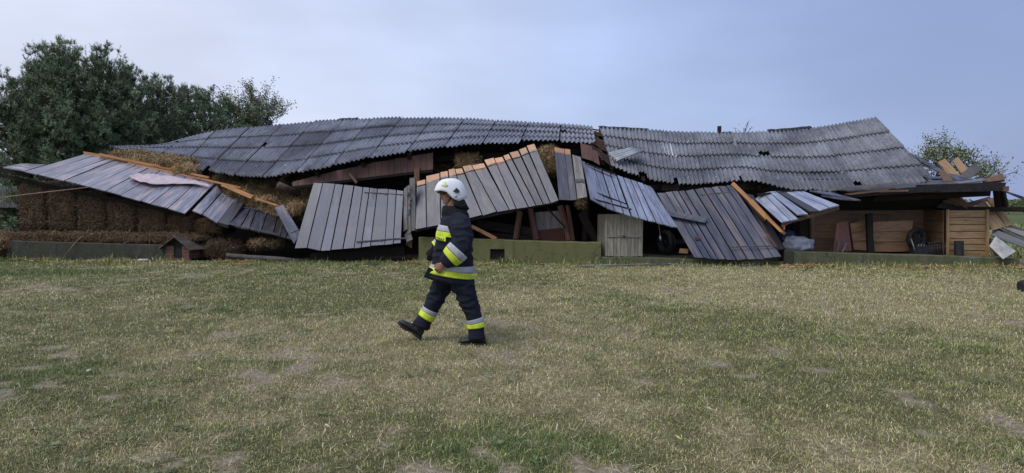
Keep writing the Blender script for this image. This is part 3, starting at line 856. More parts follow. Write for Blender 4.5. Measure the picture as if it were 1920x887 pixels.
# rear wall, still partly standing behind everything
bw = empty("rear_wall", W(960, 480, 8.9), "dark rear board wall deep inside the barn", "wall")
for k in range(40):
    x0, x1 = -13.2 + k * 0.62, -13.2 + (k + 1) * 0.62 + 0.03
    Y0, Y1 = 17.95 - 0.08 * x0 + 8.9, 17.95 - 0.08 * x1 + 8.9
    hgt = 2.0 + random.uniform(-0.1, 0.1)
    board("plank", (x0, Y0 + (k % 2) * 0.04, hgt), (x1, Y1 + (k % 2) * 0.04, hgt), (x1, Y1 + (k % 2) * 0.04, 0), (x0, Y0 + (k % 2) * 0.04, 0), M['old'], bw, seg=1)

# ================================================================ FALLEN WALLS AND DOORS
def panel(parent, tops, bots, dt, db, mat, gap=0.35, thick=0.028, name="plank", rag=0.012, bow=0.012, jit=0.012, skip=(), matf=None, dstep=0.0):
    n = len(tops) - 1
    out = []
    for i in range(n):
        if i in skip: continue
        g = gap * (0.4 + random.random())
        (ax, ay), (bx, by) = tops[i], tops[i + 1]
        (cx, cy), (ex, ey) = bots[i], bots[i + 1]
        j = random.uniform(-jit, jit) + (i % 2) * dstep
        dti = dt[0] + (dt[1] - dt[0]) * i / n if hasattr(dt, '__len__') else dt
        dbi = db[0] + (db[1] - db[0]) * i / n if hasattr(db, '__len__') else db
        sy = (by - ay) / (bx - ax) if bx != ax else 0; s2 = (ey - cy) / (ex - cx) if ex != cx else 0
        out.append(board(name, W(ax + g, ay + sy * g, dti + j), W(bx - g, by - sy * g, dti + j), W(ex - g, ey - s2 * g, dbi + j), W(cx + g, cy + s2 * g, dbi + j),
              matf(i) if matf else mat, parent, thick, rag=rag, bow=random.uniform(-bow, bow), twist=0.012))
    return out
def zz(pts, k, ox, oy): return [(x / k + ox, y / k + oy) for x, y in pts]
def on_panel(tl, tr, br, bl):
    """bilinear picker on a panel quad of (px,py,d) corners"""
    c = [W3(x) for x in (tl, tr, br, bl)]
    n = (c[1] - c[0]).cross(c[3] - c[0]).normalized()
    if n.y > 0: n = -n
    return c, n
def strap(parent, a, b, off=0.03, w=0.035, name="hinge_strap", mat=None):
    a, b = W3(a) + BN * off, W3(b) + BN * off
    sb0 = beam(name, a, b, 0.014, w, mat or M['iron'], parent, up=(0, -0.3, 1))
    for k in (0.08, 0.5, 0.92):
        p = a.lerp(b, k); V, F = box_geo(p + BN * 0.012, (1, 0, 0), (0, 1, 0), (0, 0, 1), 0.014, 0.010, 0.014)
        mk("bolt", V, F, M['iron'], sb0)

# -- A: wall panel fallen onto the straw bales
A_b = zz([(165, 190), (260, 212), (365, 236), (445, 253), (515, 272), (620, 298), (735, 322), (840, 355), (975, 392), (1045, 412), (1165, 443), (1285, 482)], 3.695, 0, 270)
A_t = zz([(588, 68), (650, 82), (740, 102), (790, 114), (848, 127), (940, 147), (1030, 166), (1115, 184), (1228, 206), (1295, 222), (1390, 244), (1490, 270)], 3.695, 0, 270)
wa = empty("fallen_wall", W(230, 350, 0.8), "dark wet plank wall lying on straw bales under a pink cloth", "wall panel", "fallen plank walls and doors")
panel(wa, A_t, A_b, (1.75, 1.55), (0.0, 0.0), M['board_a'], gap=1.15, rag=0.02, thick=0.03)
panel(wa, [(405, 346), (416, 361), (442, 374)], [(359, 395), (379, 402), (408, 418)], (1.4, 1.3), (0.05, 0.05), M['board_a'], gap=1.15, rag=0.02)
beam("top_rail", W(158, 286.5, 1.8), W(300, 312, 1.7), 0.05, 0.075, M['fresh'], wa, rag=0.02)
beam("top_rail", W(186, 289, 1.74), W(392, 333, 1.6), 0.04, 0.06, M['fresh'], wa, rag=0.02)
beam("top_rail", W(240, 305, 1.72), W(452, 352, 1.42), 0.04, 0.05, M['fresh'], wa, rag=0.02)
for k in range(3):   # rails nailed behind the planks
    tt = (0.2, 0.55, 0.88)[k]
    a = W3((160, 289, 1.75)).lerp(W3((46, 322, 0)), tt) - Vector((0, -0.03, 0.06)); b = W3((403, 343, 1.55)).lerp(W3((348, 400, 0)), tt) - Vector((0, -0.03, 0.06))
    beam("back_rail", a, b, 0.06, 0.07, M['old'], wa)
sp = empty("splintered_rail", W(470, 365, 1.0), "bright orange splintered rail lying across the loose straw", "rail")
beam("split_piece", W(418, 346, 1.25), W(474, 370, 0.95), 0.06, 0.10, M['fresh'], sp, rag=0.06)
beam("split_piece", W(452, 362, 1.15), W(521, 386, 0.75), 0.035, 0.045, M['fresh'], sp, rag=0.05)
# leftmost loose board + dark purlin beneath it
lb = empty("loose_board", W(45, 314, 0.6), "pale wet board at the far end of the fallen wall panel", "board")
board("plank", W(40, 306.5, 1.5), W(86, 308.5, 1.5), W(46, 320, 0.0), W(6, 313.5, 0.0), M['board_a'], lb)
pu = beam("purlin", W(-40, 307, 0.9), W(60, 329, 0.55), 0.12, 0.14, M['old'], loc=tuple(W(0, 318, 0.8)))
tag(pu, "black purlin poking out past the leftmost board", "beam")
pu = beam("purlin", W(-30, 322, 0.5), W(350, 402, 0.35), 0.08, 0.09, M['old'], loc=tuple(W(160, 350, 0.4)))
tag(pu, "dark purlin under the lower edge of the fallen wall panel", "beam")

# -- B: small dark door and grey post beside it
wb = empty("barn_gate", W(490, 415, 0.6), "small dark plank door lying low beside the loose straw", "door", "fallen plank walls and doors")
B_t = [(452, 388), (471, 390), (482, 393), (502, 397), (522, 402), (536, 407), (552, 412), (566, 417)]
B_b = [(429, 420), (450, 427), (467, 430), (488, 435), (512, 440), (525, 443), (536, 446), (549, 449)]
panel(wb, B_t, B_b, 1.25, 0.1, M['board_g'], gap=1.15, matf=lambda i: M['board_g'] if i < 3 else M['board_dark'])
strap(wb, (452, 387.5, 1.2), (506, 397, 1.2)); strap(wb, (430, 419.5, 0.12), (522, 440, 0.12))
po = board("door_post", W(443, 372, 1.28), W(459, 379, 1.28), W(428, 422, 0.06), W(409, 417, 0.06), M['board_dark'], None, thick=0.10)
tag(po, "dark split post between the fallen wall and small door", "post")
lp = board("leaning_plank", W(514.5, 389, 0.75), W(531, 383.5, 0.75), W(563, 436, 0.05), W(551, 457, 0.02), M['board'], None)
tag(lp, "single grey plank leaning beside the big hinged door", "plank")
tube("drawbolt", [W(546, 437, -0.02), W(556, 433, -0.04), W(571, 428, -0.06)], 0.012, M['iron_dark'], lp)

# -- C: big hinged door
C_t = [(587, 343.5), (605.5, 343.5), (628, 345), (644, 347), (664, 348.5), (681, 351), (693, 352), (708, 353.5), (728, 355), (743, 356.5), (757.5, 358)]
C_b = [(551.5, 466), (576, 464.5), (600.6, 470), (620, 469), (643, 466.5), (664, 465), (677, 463.5), (695, 461), (721.5, 459), (737, 457), (752, 455)]
wc = empty("barn_gate", W(655, 468, -0.2), "big grey plank door with two strap hinges, tipped against the barn", "door", "fallen plank walls and doors")
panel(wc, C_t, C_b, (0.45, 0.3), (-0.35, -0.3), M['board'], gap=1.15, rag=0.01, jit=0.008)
strap(wc, (684, 361, 0.33), (764, 366, 0.28)); strap(wc, (669, 453.5, -0.27), (760, 446.5, -0.24))
for yy in (0.2, 0.8):
    beam("cross_rail", W3((C_t[0][0], C_t[0][1], 0.5)).lerp(W3((C_b[0][0], C_b[0][1], -0.28)), yy) + Vector((0.06, 0.03, 0)), W3((C_t[-1][0], C_t[-1][1], 0.35)).lerp(W3((C_b[-1][0], C_b[-1][1], -0.22)), yy) + Vector((-0.06, 0.03, 0)), 0.04, 0.1, M['old'], wc)
# -- broken grey posts with hinge pins
pc = empty("broken_post", W(768, 455, 0.0), "split weathered grey posts with hinge pins beside the big door", "post")
board("post_half", W(768, 334, 0.2), W(777.5, 332.5, 0.2), W(779.5, 431, 0.05), W(769.5, 433, 0.05), M['grey_wood'], pc, thick=0.1)
board("post_half", W(763, 348, 0.16), W(768, 346, 0.16), W(770, 434, 0.02), W(764, 437, 0.02), M['grey_wood'], pc, thick=0.09, rag=0.04)
board("post_half", W(757.5, 353, 0.14), W(763, 351, 0.14), W(764, 432, 0.0), W(756, 436, 0.0), M['grey_wood'], pc, thick=0.08, rag=0.04)
board("splinter", W(757, 437, 0.05), W(768, 431, 0.05), W(774, 449, 0.0), W(762, 453, -0.02), M['grey_wood'], pc, thick=0.06, rag=0.05)
board("splinter", W(763, 448, 0.06), W(773, 446, 0.06), W(772, 464, 0.1), W(760, 462, 0.1), M['brown'], pc, thick=0.06, rag=0.06)
for (x, y) in ((764, 363), (769, 352), (770, 373), (768, 383), (767, 394), (766, 400), (763, 409)):
    V, F = box_geo(W(x, y, 0.08), (1, 0, 0), (0, 1, 0), (0, 0, 1), 0.022, 0.05, 0.03); mk("hinge_pin", V, F, M['iron'], pc)

# -- D: fanned wall boards with fresh orange tops, behind the firefighter
k5, o5 = 2.957, (760, 210)
D_tx = [62, 113, 192, 237, 275, 315, 367, 436, 492, 540, 576, 627, 671, 718]
D_ty = [389, 370, 347, 335, 326, 313, 300, 282, 262, 248, 238, 222, 206, 190]
D_bx = [55, 119, 197, 262, 345, 427, 508, 577, 615, 682, 725, 765, 805, 852]
D_by = [652, 638, 622, 609, 590, 572, 552, 542, 535, 525, 518, 512, 506, 490]
step = [0, 12, 10, 14, 6, 10, 4, 12, 2, 6, 10, 14, 16]
wd_ = empty("fallen_wall", W(900, 350, 0.3), "fanned plank wall with orange top ends behind the firefighter", "wall panel", "fallen plank walls and doors")
for i in range(13):
    t0 = (D_tx[i] + 3.0, D_ty[i] - step[i] + (D_ty[i + 1] - D_ty[i]) * 0.1); t1 = (D_tx[i + 1] - 3.0, D_ty[i + 1] - step[i] - (D_ty[i + 1] - D_ty[i]) * 0.25)
    q = zz([t0, t1, (D_bx[i + 1] - 2.8, D_by[i + 1]), (D_bx[i] + 2.8, D_by[i])], k5, *o5)
    dt, db = 0.65 + random.uniform(-.015, .015), -0.25 + random.uniform(-.015, .015)
    board("plank", W(*q[0], dt), W(*q[1], dt), W(*q[2], db), W(*q[3], db), M['board_top'], wd_, bow=random.uniform(-.01, .012), twist=0.012)
beam("bottom_rail", W3((779, 431, -0.15)), W3((1046, 377, -0.15)), 0.08, 0.1, M['old'], wd_)
beam("top_rail", W3((790, 360, 0.55)), W3((1000, 300, 0.6)), 0.08, 0.1, M['old'], wd_)
wire = []
for i in range(14):
    wire.append(W(D_tx[i] / k5 + 760 + (1 if i else 0), D_ty[i] / k5 + 210 + 8 + (i % 2) * 1.5, 0.53))
tube("wire", wire, 0.008, M['iron_dark'], wd_, n=5)
# -- E: two narrow boards and a latch post
we = empty("fallen_wall", W(1065, 350, 0.3), "two upright planks with orange tops beside a grey latch post", "wall panel", "fallen plank walls and doors")
q = zz([(826, 194), (880, 203), (913, 490), (853, 487)], k5, *o5); board("plank", W(*q[0], .6), W(*q[1], .6), W(*q[2], -.05), W(*q[3], -.05), M['board_top'], we)
q = zz([(883, 205), (913, 207), (951, 485), (915, 490)], k5, *o5); board("plank", W(*q[0], .58), W(*q[1], .58), W(*q[2], -.06), W(*q[3], -.06), M['board_top'], we)
q = zz([(925, 232), (972, 246), (1008, 470), (955, 479)], k5, *o5); board("latch_post", W(*q[0], .5), W(*q[1], .5), W(*q[2], -.1), W(*q[3], -.1), M['grey_wood'], we, thick=0.09, rag=0.03)
V, F = box_geo(W(1085, 338, 0.12), (1, 0, 0.1), (0, 1, 0), (-0.1, 0, 1), 0.075, 0.03, 0.04); mk("lock_case", V, F, M['iron'], we)
V, F = box_geo(W(1093, 338, 0.08), (1, 0, 0), (0, 1, 0), (0, 0, 1), 0.03, 0.02, 0.03); mk("lock_knob", V, F, M['iron'], we)
# -- F: door slid flat, boards running down to the right
k6, o6 = 2.957, (1000, 210)
F_t = zz([(268, 268), (335, 302), (380, 322), (425, 338), (462, 350), (500, 361), (537, 373), (575, 386), (608, 398), (640, 409), (664, 424)], k6, *o6)
F_b = zz([(318, 482), (405, 530), (450, 546), (500, 562), (543, 577), (590, 590), (635, 602), (683, 613), (720, 622), (762, 633), (800, 641)], k6, *o6)
wf = empty("barn_gate", W(1175, 380, 0.3), "tilted plank door hanging above the grey cabinet and dark opening", "door", "fallen plank walls and doors")
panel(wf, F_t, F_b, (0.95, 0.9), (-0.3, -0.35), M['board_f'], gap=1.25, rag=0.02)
strap(wf, (1097, 305.5, 0.9), (1156, 329, 0.88), mat=M['iron_dark'], w=0.04); strap(wf, (1108, 372, -0.2), (1184, 393, -0.22), mat=M['iron_dark'], w=0.04)
for yy in (0.15, 0.8):
    beam("cross_rail", W3((*F_t[0], 1.0)).lerp(W3((*F_b[0], -0.22)), yy) + Vector((0.1, 0.04, -0.05)), W3((*F_t[-1], 0.95)).lerp(W3((*F_b[-1], -0.27)), yy) + Vector((-0.1, 0.04, -0.05)), 0.05, 0.1, M['old'], wf)
# -- G: tall door leaning to the ground
k7, o7 = 2.957, (1200, 210)
G_t = zz([(92, 449), (140, 446), (178, 442), (212, 439), (247, 435), (300, 429), (352, 422), (395, 418), (437, 414), (478, 409), (515, 403)], k7, *o7)
G_b = zz([(300, 808), (353, 806), (395, 812), (432, 816), (475, 816), (533, 818), (597, 816), (645, 813), (690, 811), (740, 806), (787, 802)], k7, *o7)
wg = empty("barn_gate", W(1385, 484, -0.2), "tall dark brown plank door slumped to the ground with a plank across it", "door", "fallen plank walls and doors")
panel(wg, G_t, G_b, (0.8, 0.75), (-0.4, -0.4), M['board_g'], gap=1.15, rag=0.02)
strap(wg, (1312, 366, 0.68), (1384, 358.5, 0.68)); strap(wg, (1371, 463, -0.28), (1450, 461, -0.28))
for yy in (0.12, 0.9):
    beam("cross_rail", W3((*G_t[0], 0.86)).lerp(W3((*G_b[0], -0.32)), yy) + Vector((0.1, 0.03, -0.03)), W3((*G_t[-1], 0.82)).lerp(W3((*G_b[-1], -0.32)), yy) + Vector((-0.1, 0.03, -0.03)), 0.05, 0.1, M['old'], wg)
q = zz([(132, 540), (172, 577), (358, 614), (382, 586)], k7, *o7)
cp = slab("cross_plank", [W(*q[0], 0.36), W(*q[1], 0.22), W(*q[2], 0.1), W(*q[3], 0.16)], 0.03, M['board_g'], None)
tag(cp, "loose plank with a pointed end lying across the tall door", "plank")
br = beam("broken_brick", W(1304, 447, -0.08), W(1312, 446, -0.08), 0.08, 0.07, M['red'], loc=tuple(W(1308, 449, -0.08)))
tag(br, "small red brick piece resting on the tall dark door", "brick")
# broken corner post with fresh orange break between G and H
sb_ = empty("splintered_post", W(1420, 400, 0.2), "long splintered post, orange where it broke, beside the tall door", "post")
q = zz([(512, 396), (535, 397), (620, 500), (700, 580), (795, 660), (785, 672), (700, 605), (600, 495)], k7, *o7)
for (a, b, w1) in (((1374, 344, 0.72), (1412, 381, 0.35), 0.07), ((1408, 377, 0.36), (1440, 410, 0.1), 0.09), ((1437, 406, 0.1), (1468, 436, -0.2), 0.06)):
    beam("split_piece", W3(a), W3(b), w1, w1 * 1.1, M['fresh'], sb_, rag=0.06)
for (a, b, w1) in (((1376, 347, 0.78), (1436, 415, 0.25), 0.07), ((1440, 440, -0.2), (1456, 462, -0.32), 0.05)):
    beam("split_piece", W3(a), W3(b), w1, w1, M['beamred'], sb_, rag=0.08)
sd = board("side_board", W(1393, 362, 0.72), W(1412, 366, 0.8), W(1472, 466, 0.0), W(1452, 469, -0.25), M['board_dark'], None)
tag(sd, "dark edge board between the tall door and splintered post", "board")
# -- H: short boards of a lean-to roof
k8, o8 = 4.667, (1350, 320)
wh = empty("fallen_wall", W(1490, 390, 0.1), "pale glossy boards sloping out over the white bag", "wall panel", "fallen plank walls and doors")
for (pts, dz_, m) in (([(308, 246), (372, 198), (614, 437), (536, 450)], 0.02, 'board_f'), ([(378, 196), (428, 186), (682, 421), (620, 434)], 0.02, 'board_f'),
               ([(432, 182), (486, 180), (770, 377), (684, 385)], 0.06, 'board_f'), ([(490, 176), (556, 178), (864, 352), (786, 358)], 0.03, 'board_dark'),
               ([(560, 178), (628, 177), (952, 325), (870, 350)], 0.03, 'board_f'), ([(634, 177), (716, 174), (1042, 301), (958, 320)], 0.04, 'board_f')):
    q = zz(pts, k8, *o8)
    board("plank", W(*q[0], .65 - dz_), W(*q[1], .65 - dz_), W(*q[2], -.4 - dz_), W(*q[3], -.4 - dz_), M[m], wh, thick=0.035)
beam("eave_rail", W(1467, 420, -0.33), W(1572, 390, -0.33), 0.05, 0.08, M['brown'], wh, rag=0.04)
beam("eave_rail", W(1420, 366, 0.55), W(1505, 358, 0.6), 0.06, 0.08, M['old'], wh)
for (a, b) in (((1466, 425, -.3), (1478, 419, -.3)), ((1470, 430, -.3), (1471, 420, -.3))):
    beam("splinter", W3(a), W3(b), 0.02, 0.03, M['fresh'], wh, rag=0.03)
# red-brown boarding still hanging under the left eave
ub = empty("eave_boarding", W(690, 320, 1.0), "red brown boarding hanging below the left eave", "boarding")
n = 22
tp = [(548 + (812 - 548) * i / n, 0) for i in range(n + 1)]
T = [(x, float(np.interp(x, [548, 640, 700, 812], [341, 318, 305, 286]))) for x, _ in tp]
Bm = [(x, float(np.interp(x, [548, 590, 640, 720, 812], [350, 349, 342, 332, 318]))) for x, _ in tp]
panel(ub, T, Bm, 1.05, 1.0, M['red'], gap=0.2, bow=0.004, jit=0.005)
beam("wall_plate", W(548, 352, 0.98), W(812, 320, 0.98), 0.1, 0.07, M['old'], ub)
beam("hanging_stick", W(656, 325, 0.85), W(669, 343, 0.8), 0.05, 0.06, M['brown'], ub)
lg = tube("log", [W(522, 347, 0.55), W(538, 354, 0.75), W(560, 364, 1.1)], [0.10, 0.10, 0.095], M['bark'], None, n=12)
tag(lg, "short round log jutting from the straw under the eave", "log")
fresh_post = beam("roof_post", W(782, 345, 0.95), W(782, 316, 0.95), 0.14, 0.14, M['beamred'], loc=tuple(W(782, 345, 0.95)))
tag(fresh_post, "orange brown post stub behind the grey split posts", "post")

# ================================================================ STRAW
STRAWC = np.array([(0.34, 0.235, 0.105), (0.26, 0.175, 0.080), (0.42, 0.31, 0.155), (0.20, 0.125, 0.055)])
def strands(n, pos, nrm, rl, L=(0.06, 0.18), w=0.007, out=0.35, cols=STRAWC, tang=None):
    """straw stalks as thin quads lying on a surface: pos (n,3), nrm (n,3)"""
    d = rl.normal(0, 1, (n, 3))
    if tang is not None: d = d * 0.6 + tang
    d -= nrm * (d * nrm).sum(1)[:, None] * (1 - out)
    d /= np.linalg.norm(d, axis=1)[:, None]
    s = np.cross(d, nrm + rl.normal(0, 0.3, (n, 3))); s /= np.linalg.norm(s, axis=1)[:, None] + 1e-9
    l = rl.uniform(*L, n)[:, None] / 2; p = pos + nrm * rl.uniform(0, 0.03, n)[:, None]
    ww = w * rl.uniform(0.7, 1.3, n)[:, None] / 2
    V = np.stack([p - d * l - s * ww, p - d * l + s * ww, p + d * l + s * ww, p + d * l - s * ww], 1)
    b = np.arange(n)[:, None] * 4
    F = np.concatenate([b + np.array([[0, 1, 2]]), b + np.array([[0, 2, 3]])])
    c = cols[rl.integers(0, len(cols), n)] * rl.uniform(0.7, 1.25, n)[:, None]
    return V.reshape(-1, 3), F, np.repeat(c[:, None], 4, 1).reshape(-1, 3)
def lump(c, ax, ay, az, hx, hy, hz, amp, seed, sq=4.0, n=10):
    """rounded packed block as one displaced mesh"""
    V, F = [], []
    bm = bmesh.new(); bmesh.ops.create_cube(bm, size=2.0)
    bmesh.ops.subdivide_edges(bm, edges=bm.edges[:], cuts=n, use_grid_fill=True)
    c, ax, ay, az = Vector(c), Vector(ax), Vector(ay), Vector(az)
    N_ = []
    for v in bm.verts:
        p = v.co.copy()
        r = (abs(p.x) ** sq + abs(p.y) ** sq + abs(p.z) ** sq) ** (1 / sq)
        p = p / r
        wp = c + ax * p.x * hx + ay * p.y * hy + az * p.z * hz
        nn = (ax * p.x / hx + ay * p.y / hy + az * p.z / hz).normalized()
        k = mnoise.noise(wp * 2.2 + Vector((seed, 0, 0))) * 0.6 + mnoise.noise(wp * 7 + Vector((seed, 3, 0))) * 0.4
        v.co = wp + nn * k * amp
    bm.normal_update()
    V = [v.co.copy() for v in bm.verts]; bm.verts.index_update(); F = [tuple(v.index for v in f.verts) for f in bm.faces]
    N_ = [v.normal.copy() for v in bm.verts]
    tris = []
    for f in F: tris += [(f[0], f[1], f[2]), (f[0], f[2], f[3])]
    bm.free()
    return np.array(V), F, np.array(N_), np.array(tris)
def surf_points(V, N_, T, n, rl, front=True, bound=None):
    a, b, c = V[T[:, 0]], V[T[:, 1]], V[T[:, 2]]
    fn = np.cross(b - a, c - a); ar = np.linalg.norm(fn, axis=1)
    if front: ar = ar * np.where(fn[:, 1] > 0.35 * ar, 0.05, 1.0)
    i = rl.choice(len(T), n, p=ar / ar.sum())
    r1 = np.sqrt(rl.random(n))[:, None]; r2 = rl.random(n)[:, None]
    return a[i] * (1 - r1) + b[i] * r1 * (1 - r2) + c[i] * r1 * r2, fn[i] / (np.linalg.norm(fn[i], axis=1)[:, None] + 1e-9)
rs = np.random.default_rng(21)
def straw_block(name, c, hx, hy, hz, nst, label, cat, group=None, kind=None, amp=0.05, yaw=0.0, tilt=0.0, cols=STRAWC, sq=6.0, L=(0.06, 0.2), w=0.009, twine=False):
    az = Vector((math.sin(tilt), 0, math.cos(tilt))); ax = Vector((math.cos(yaw), math.sin(yaw), 0)); ax = (ax - az * ax.dot(az)).normalized(); ay = az.cross(ax)
    V, F, N_, T = lump(c, ax, ay, az, hx, hy, hz, amp, rs.random() * 50, sq)
    root = mk(name, V, F, M['hay_core'], None, smooth=True, loc=tuple(Vector(c) - az * hz))
    tag(root, label, cat, group, kind)
    p, nn = surf_points(V, N_, T, nst, rs)
    a, b, cc = strands(nst, p, nn, rs, L=L, w=w, cols=cols)
    tri_mesh("stalks", a, b, M['straw'], root, col=cc)
    if twine:
        for t in (-0.4, 0.4):
            pts = []
            for k in range(13):
                an = 2 * math.pi * k / 12; e = (abs(math.cos(an)) ** 6 + abs(math.sin(an)) ** 6) ** (-1 / 6)
                pts.append(Vector(c) + az * (t * hz) + ax * (math.cos(an) * e * (hx + 0.012)) + ay * (math.sin(an) * e * (hy + 0.012)))
            tube("twine", pts, 0.006, M['rope'], root, n=4)
    return root
SHADED_STRAWC = STRAWC * np.array((0.31, 0.28, 0.30))  # straw colours darkened to stand for the shade under the fallen wall
bale_px = [(30, 84, 342), (85, 140, 349), (141, 196, 360), (197, 253, 372), (254, 310, 386), (311, 362, 402), (363, 412, 420)]
bl = ["at the open end of the stack", "second from the open end of the stack", "third from the open end of the stack", "under the middle of the fallen wall",
      "fifth from the open end of the stack", "just above the kennel roof", "last and lowest, behind the kennel"]
for i, (x0, x1, yt) in enumerate(bale_px):
    a, b = W(x0, yt, 0.45), W(x1, yt, 0.45); zb = 0.72
    ht = max(a.z - zb, 0.35)
    c = (a + b) / 2 - BN * 0.5; c.z = zb + ht / 2
    straw_block("straw_bale", c, (b - a).length / 2 * 0.972, 0.5, ht / 2, 4200, "upright brown straw bale " + bl[i], "straw bale", "straw bales under the fallen wall", amp=0.05, yaw=-0.08, cols=SHADED_STRAWC * 1.1, sq=8.0, L=(0.08, 0.26), twine=False)
# flattened layer under the bales and over the plinth's top
c = W(205, 444, 0.55); c.z = 0.60
straw_block("loose_straw", c, 2.95, 0.42, 0.16, 9000, "flattened loose straw spilling along the top of the dark plinth", "straw", kind="stuff", amp=0.06, yaw=-0.08, cols=SHADED_STRAWC * 1.35, sq=4)
c = W(5, 447, 0.35); c.z = 0.40
straw_block("loose_straw", c, 0.62, 0.5, 0.33, 3000, "small straw heap past the end of the dark plinth", "straw", kind="stuff", amp=0.09, cols=SHADED_STRAWC * 1.9, sq=2.4)
# heaps between the fallen wall and the roof
def heap(pts, nst, label, cols=STRAWC, amp=0.1, sq=2.6):
    for (px, py, d, hx, hy, hz) in pts:
        straw_block("loose_straw", W(px, py, d), hx, hy, hz, nst, label, "straw", kind="stuff", amp=amp, yaw=-0.08, cols=cols, sq=sq, w=0.011, L=(0.1, 0.3))
heap([(300, 306, 2.15, 1.15, 0.35, 0.22), (245, 296, 2.3, 0.6, 0.3, 0.2)], 3500, "straw bulging between the orange rail and the roof eave", STRAWC * 0.9)
heap([(350, 321, 1.9, 0.45, 0.3, 0.16)], 2500, "pale straw tuft above the end of the pink cloth", STRAWC * 1.2)
def straw_sheet(name, quad, nst, label, cols, amp=0.09, nu=26, nv=14, L=(0.1, 0.32)):
    """uneven sloping straw surface between four (px, py, d) corners"""
    c = [W3(x) for x in quad]
    n0 = (c[1] - c[0]).cross(c[3] - c[0]).normalized()
    if n0.z < 0: n0 = -n0
    V, T = [], []
    for i in range(nv + 1):
        for j in range(nu + 1):
            p = c[0].lerp(c[1], j / nu).lerp(c[3].lerp(c[2], j / nu), i / nv)
            e = min(i / nv, 1 - i / nv, j / nu, 1 - j / nu) * 5
            k = mnoise.noise(p * 2.0) * 0.6 + mnoise.noise(p * 5.5 + Vector((4, 0, 0))) * 0.5
            V.append(p + n0 * (amp * k) - n0 * (0.12 * max(0, 1 - e)))
    for i in range(nv):
        for j in range(nu):
            a = i * (nu + 1) + j; T += [(a, a + 1, a + nu + 2), (a, a + nu + 2, a + nu + 1)]
    nb = len(V)
    V += [v - Vector((0, -0.25, 0.5)) for v in (V[0], V[nu], V[nb - 1], V[nb - nu - 1])]
    T2 = T + [(nb, nb + 1, nb + 2), (nb, nb + 2, nb + 3)]
    root = mk(name, V, T2, M['hay_core'], None, smooth=True, loc=tuple(c[3])); tag(root, label, "straw", kind="stuff")
    Va = np.array([tuple(v) for v in V]); Ta = np.array(T)
    a, b, d = Va[Ta[:, 0]], Va[Ta[:, 1]], Va[Ta[:, 2]]; fn = np.cross(b - a, d - a); ar = np.linalg.norm(fn, axis=1)
    i = rs.choice(len(Ta), nst, p=ar / ar.sum()); r1 = np.sqrt(rs.random(nst))[:, None]; r2 = rs.random(nst)[:, None]
    p = a[i] * (1 - r1) + b[i] * r1 * (1 - r2) + d[i] * r1 * r2; nn = fn[i] / ar[i][:, None]; nn *= np.sign((nn @ np.array(n0)))[:, None]
    q = np.clip(np.array([mnoise.noise(Vector(x) * 1.8) for x in p]) * 1.3 + 0.75, 0.35, 1.35)
    A, B, C_ = strands(nst, p, nn, rs, L=L, w=0.012, cols=cols, out=0.5)
    tri_mesh("stalks", A, B, M['straw'], root, col=C_ * np.repeat(q, 4)[:, None])
    return root
straw_sheet("loose_straw", [(380, 327, 2.1), (548, 350, 1.7), (582, 410, 0.72), (440, 374, 1.35)], 15000, "golden loose straw sloping down below the sagging left eave", STRAWC * 1.05, amp=0.16)
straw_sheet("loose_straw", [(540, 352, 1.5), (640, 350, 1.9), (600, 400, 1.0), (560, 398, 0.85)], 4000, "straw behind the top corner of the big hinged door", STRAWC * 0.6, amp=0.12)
heap([(500, 378, 1.3, 0.35, 0.2, 0.10), (556, 392, 0.85, 0.2, 0.2, 0.14)], 1800, "small golden straw lump near the leaning plank", STRAWC * 1.15, 0.12, 2.2)
heap([(500, 456, 0.5, 0.45, 0.3, 0.09)], 1800, "straw wisps below the small dark door", STRAWC * 0.55)
heap([(418, 470, 0.7, 0.75, 0.4, 0.35)], 2500, "dark straw in the shade between kennel and doors", SHADED_STRAWC * 0.8)
heap([(560, 372, 2.4, 1.6, 0.8, 0.7)], 4000, "deep straw in the shade under the left roof", SHADED_STRAWC)
heap([(880, 305, 1.6, 0.32, 0.4, 0.20)], 2200, "small straw bundle above the fanned plank wall", STRAWC * 1.1, 0.05, 5)
heap([(825, 330, 2.3, 1.0, 0.6, 0.45)], 2500, "straw pile in the shade behind the fanned wall", SHADED_STRAWC)
heap([(1028, 302, 1.15, 0.20, 0.3, 0.36)], 2400, "straw bundle between fanned wall and orange topped planks", STRAWC * 0.85, 0.10, 5)
heap([(1088, 380, 0.05, 0.08, 0.10, 0.08)], 500, "hanging straw clump under the latch post", STRAWC * 0.5, 0.06, 2.4)
# long flat dark log on the ground below the doors
fl_ = tube("fallen_log", [W(425, 478, 0.0), W(470, 483, -0.1), W(520, 486, -0.1), W(572, 491, 0.0)], [0.05, 0.07, 0.075, 0.06], M['bark_grey'], None, n=9)
tag(fl_, "long grey log lying on the ground below the small door", "log")
for (a, b, r, lab) in (((430, 490, 0.25), (600, 493, 0.35), 0.10, "dark sill timber in the shade under the small door"), ((585, 484, 0.2), (760, 470, 0.3), 0.12, "dark sill timber in the shade under the big door")):
    o = beam("sill_timber", W3(a), W3(b), r * 2, r * 2, M['old'], loc=tuple(W3(a))); tag(o, lab, "timber")

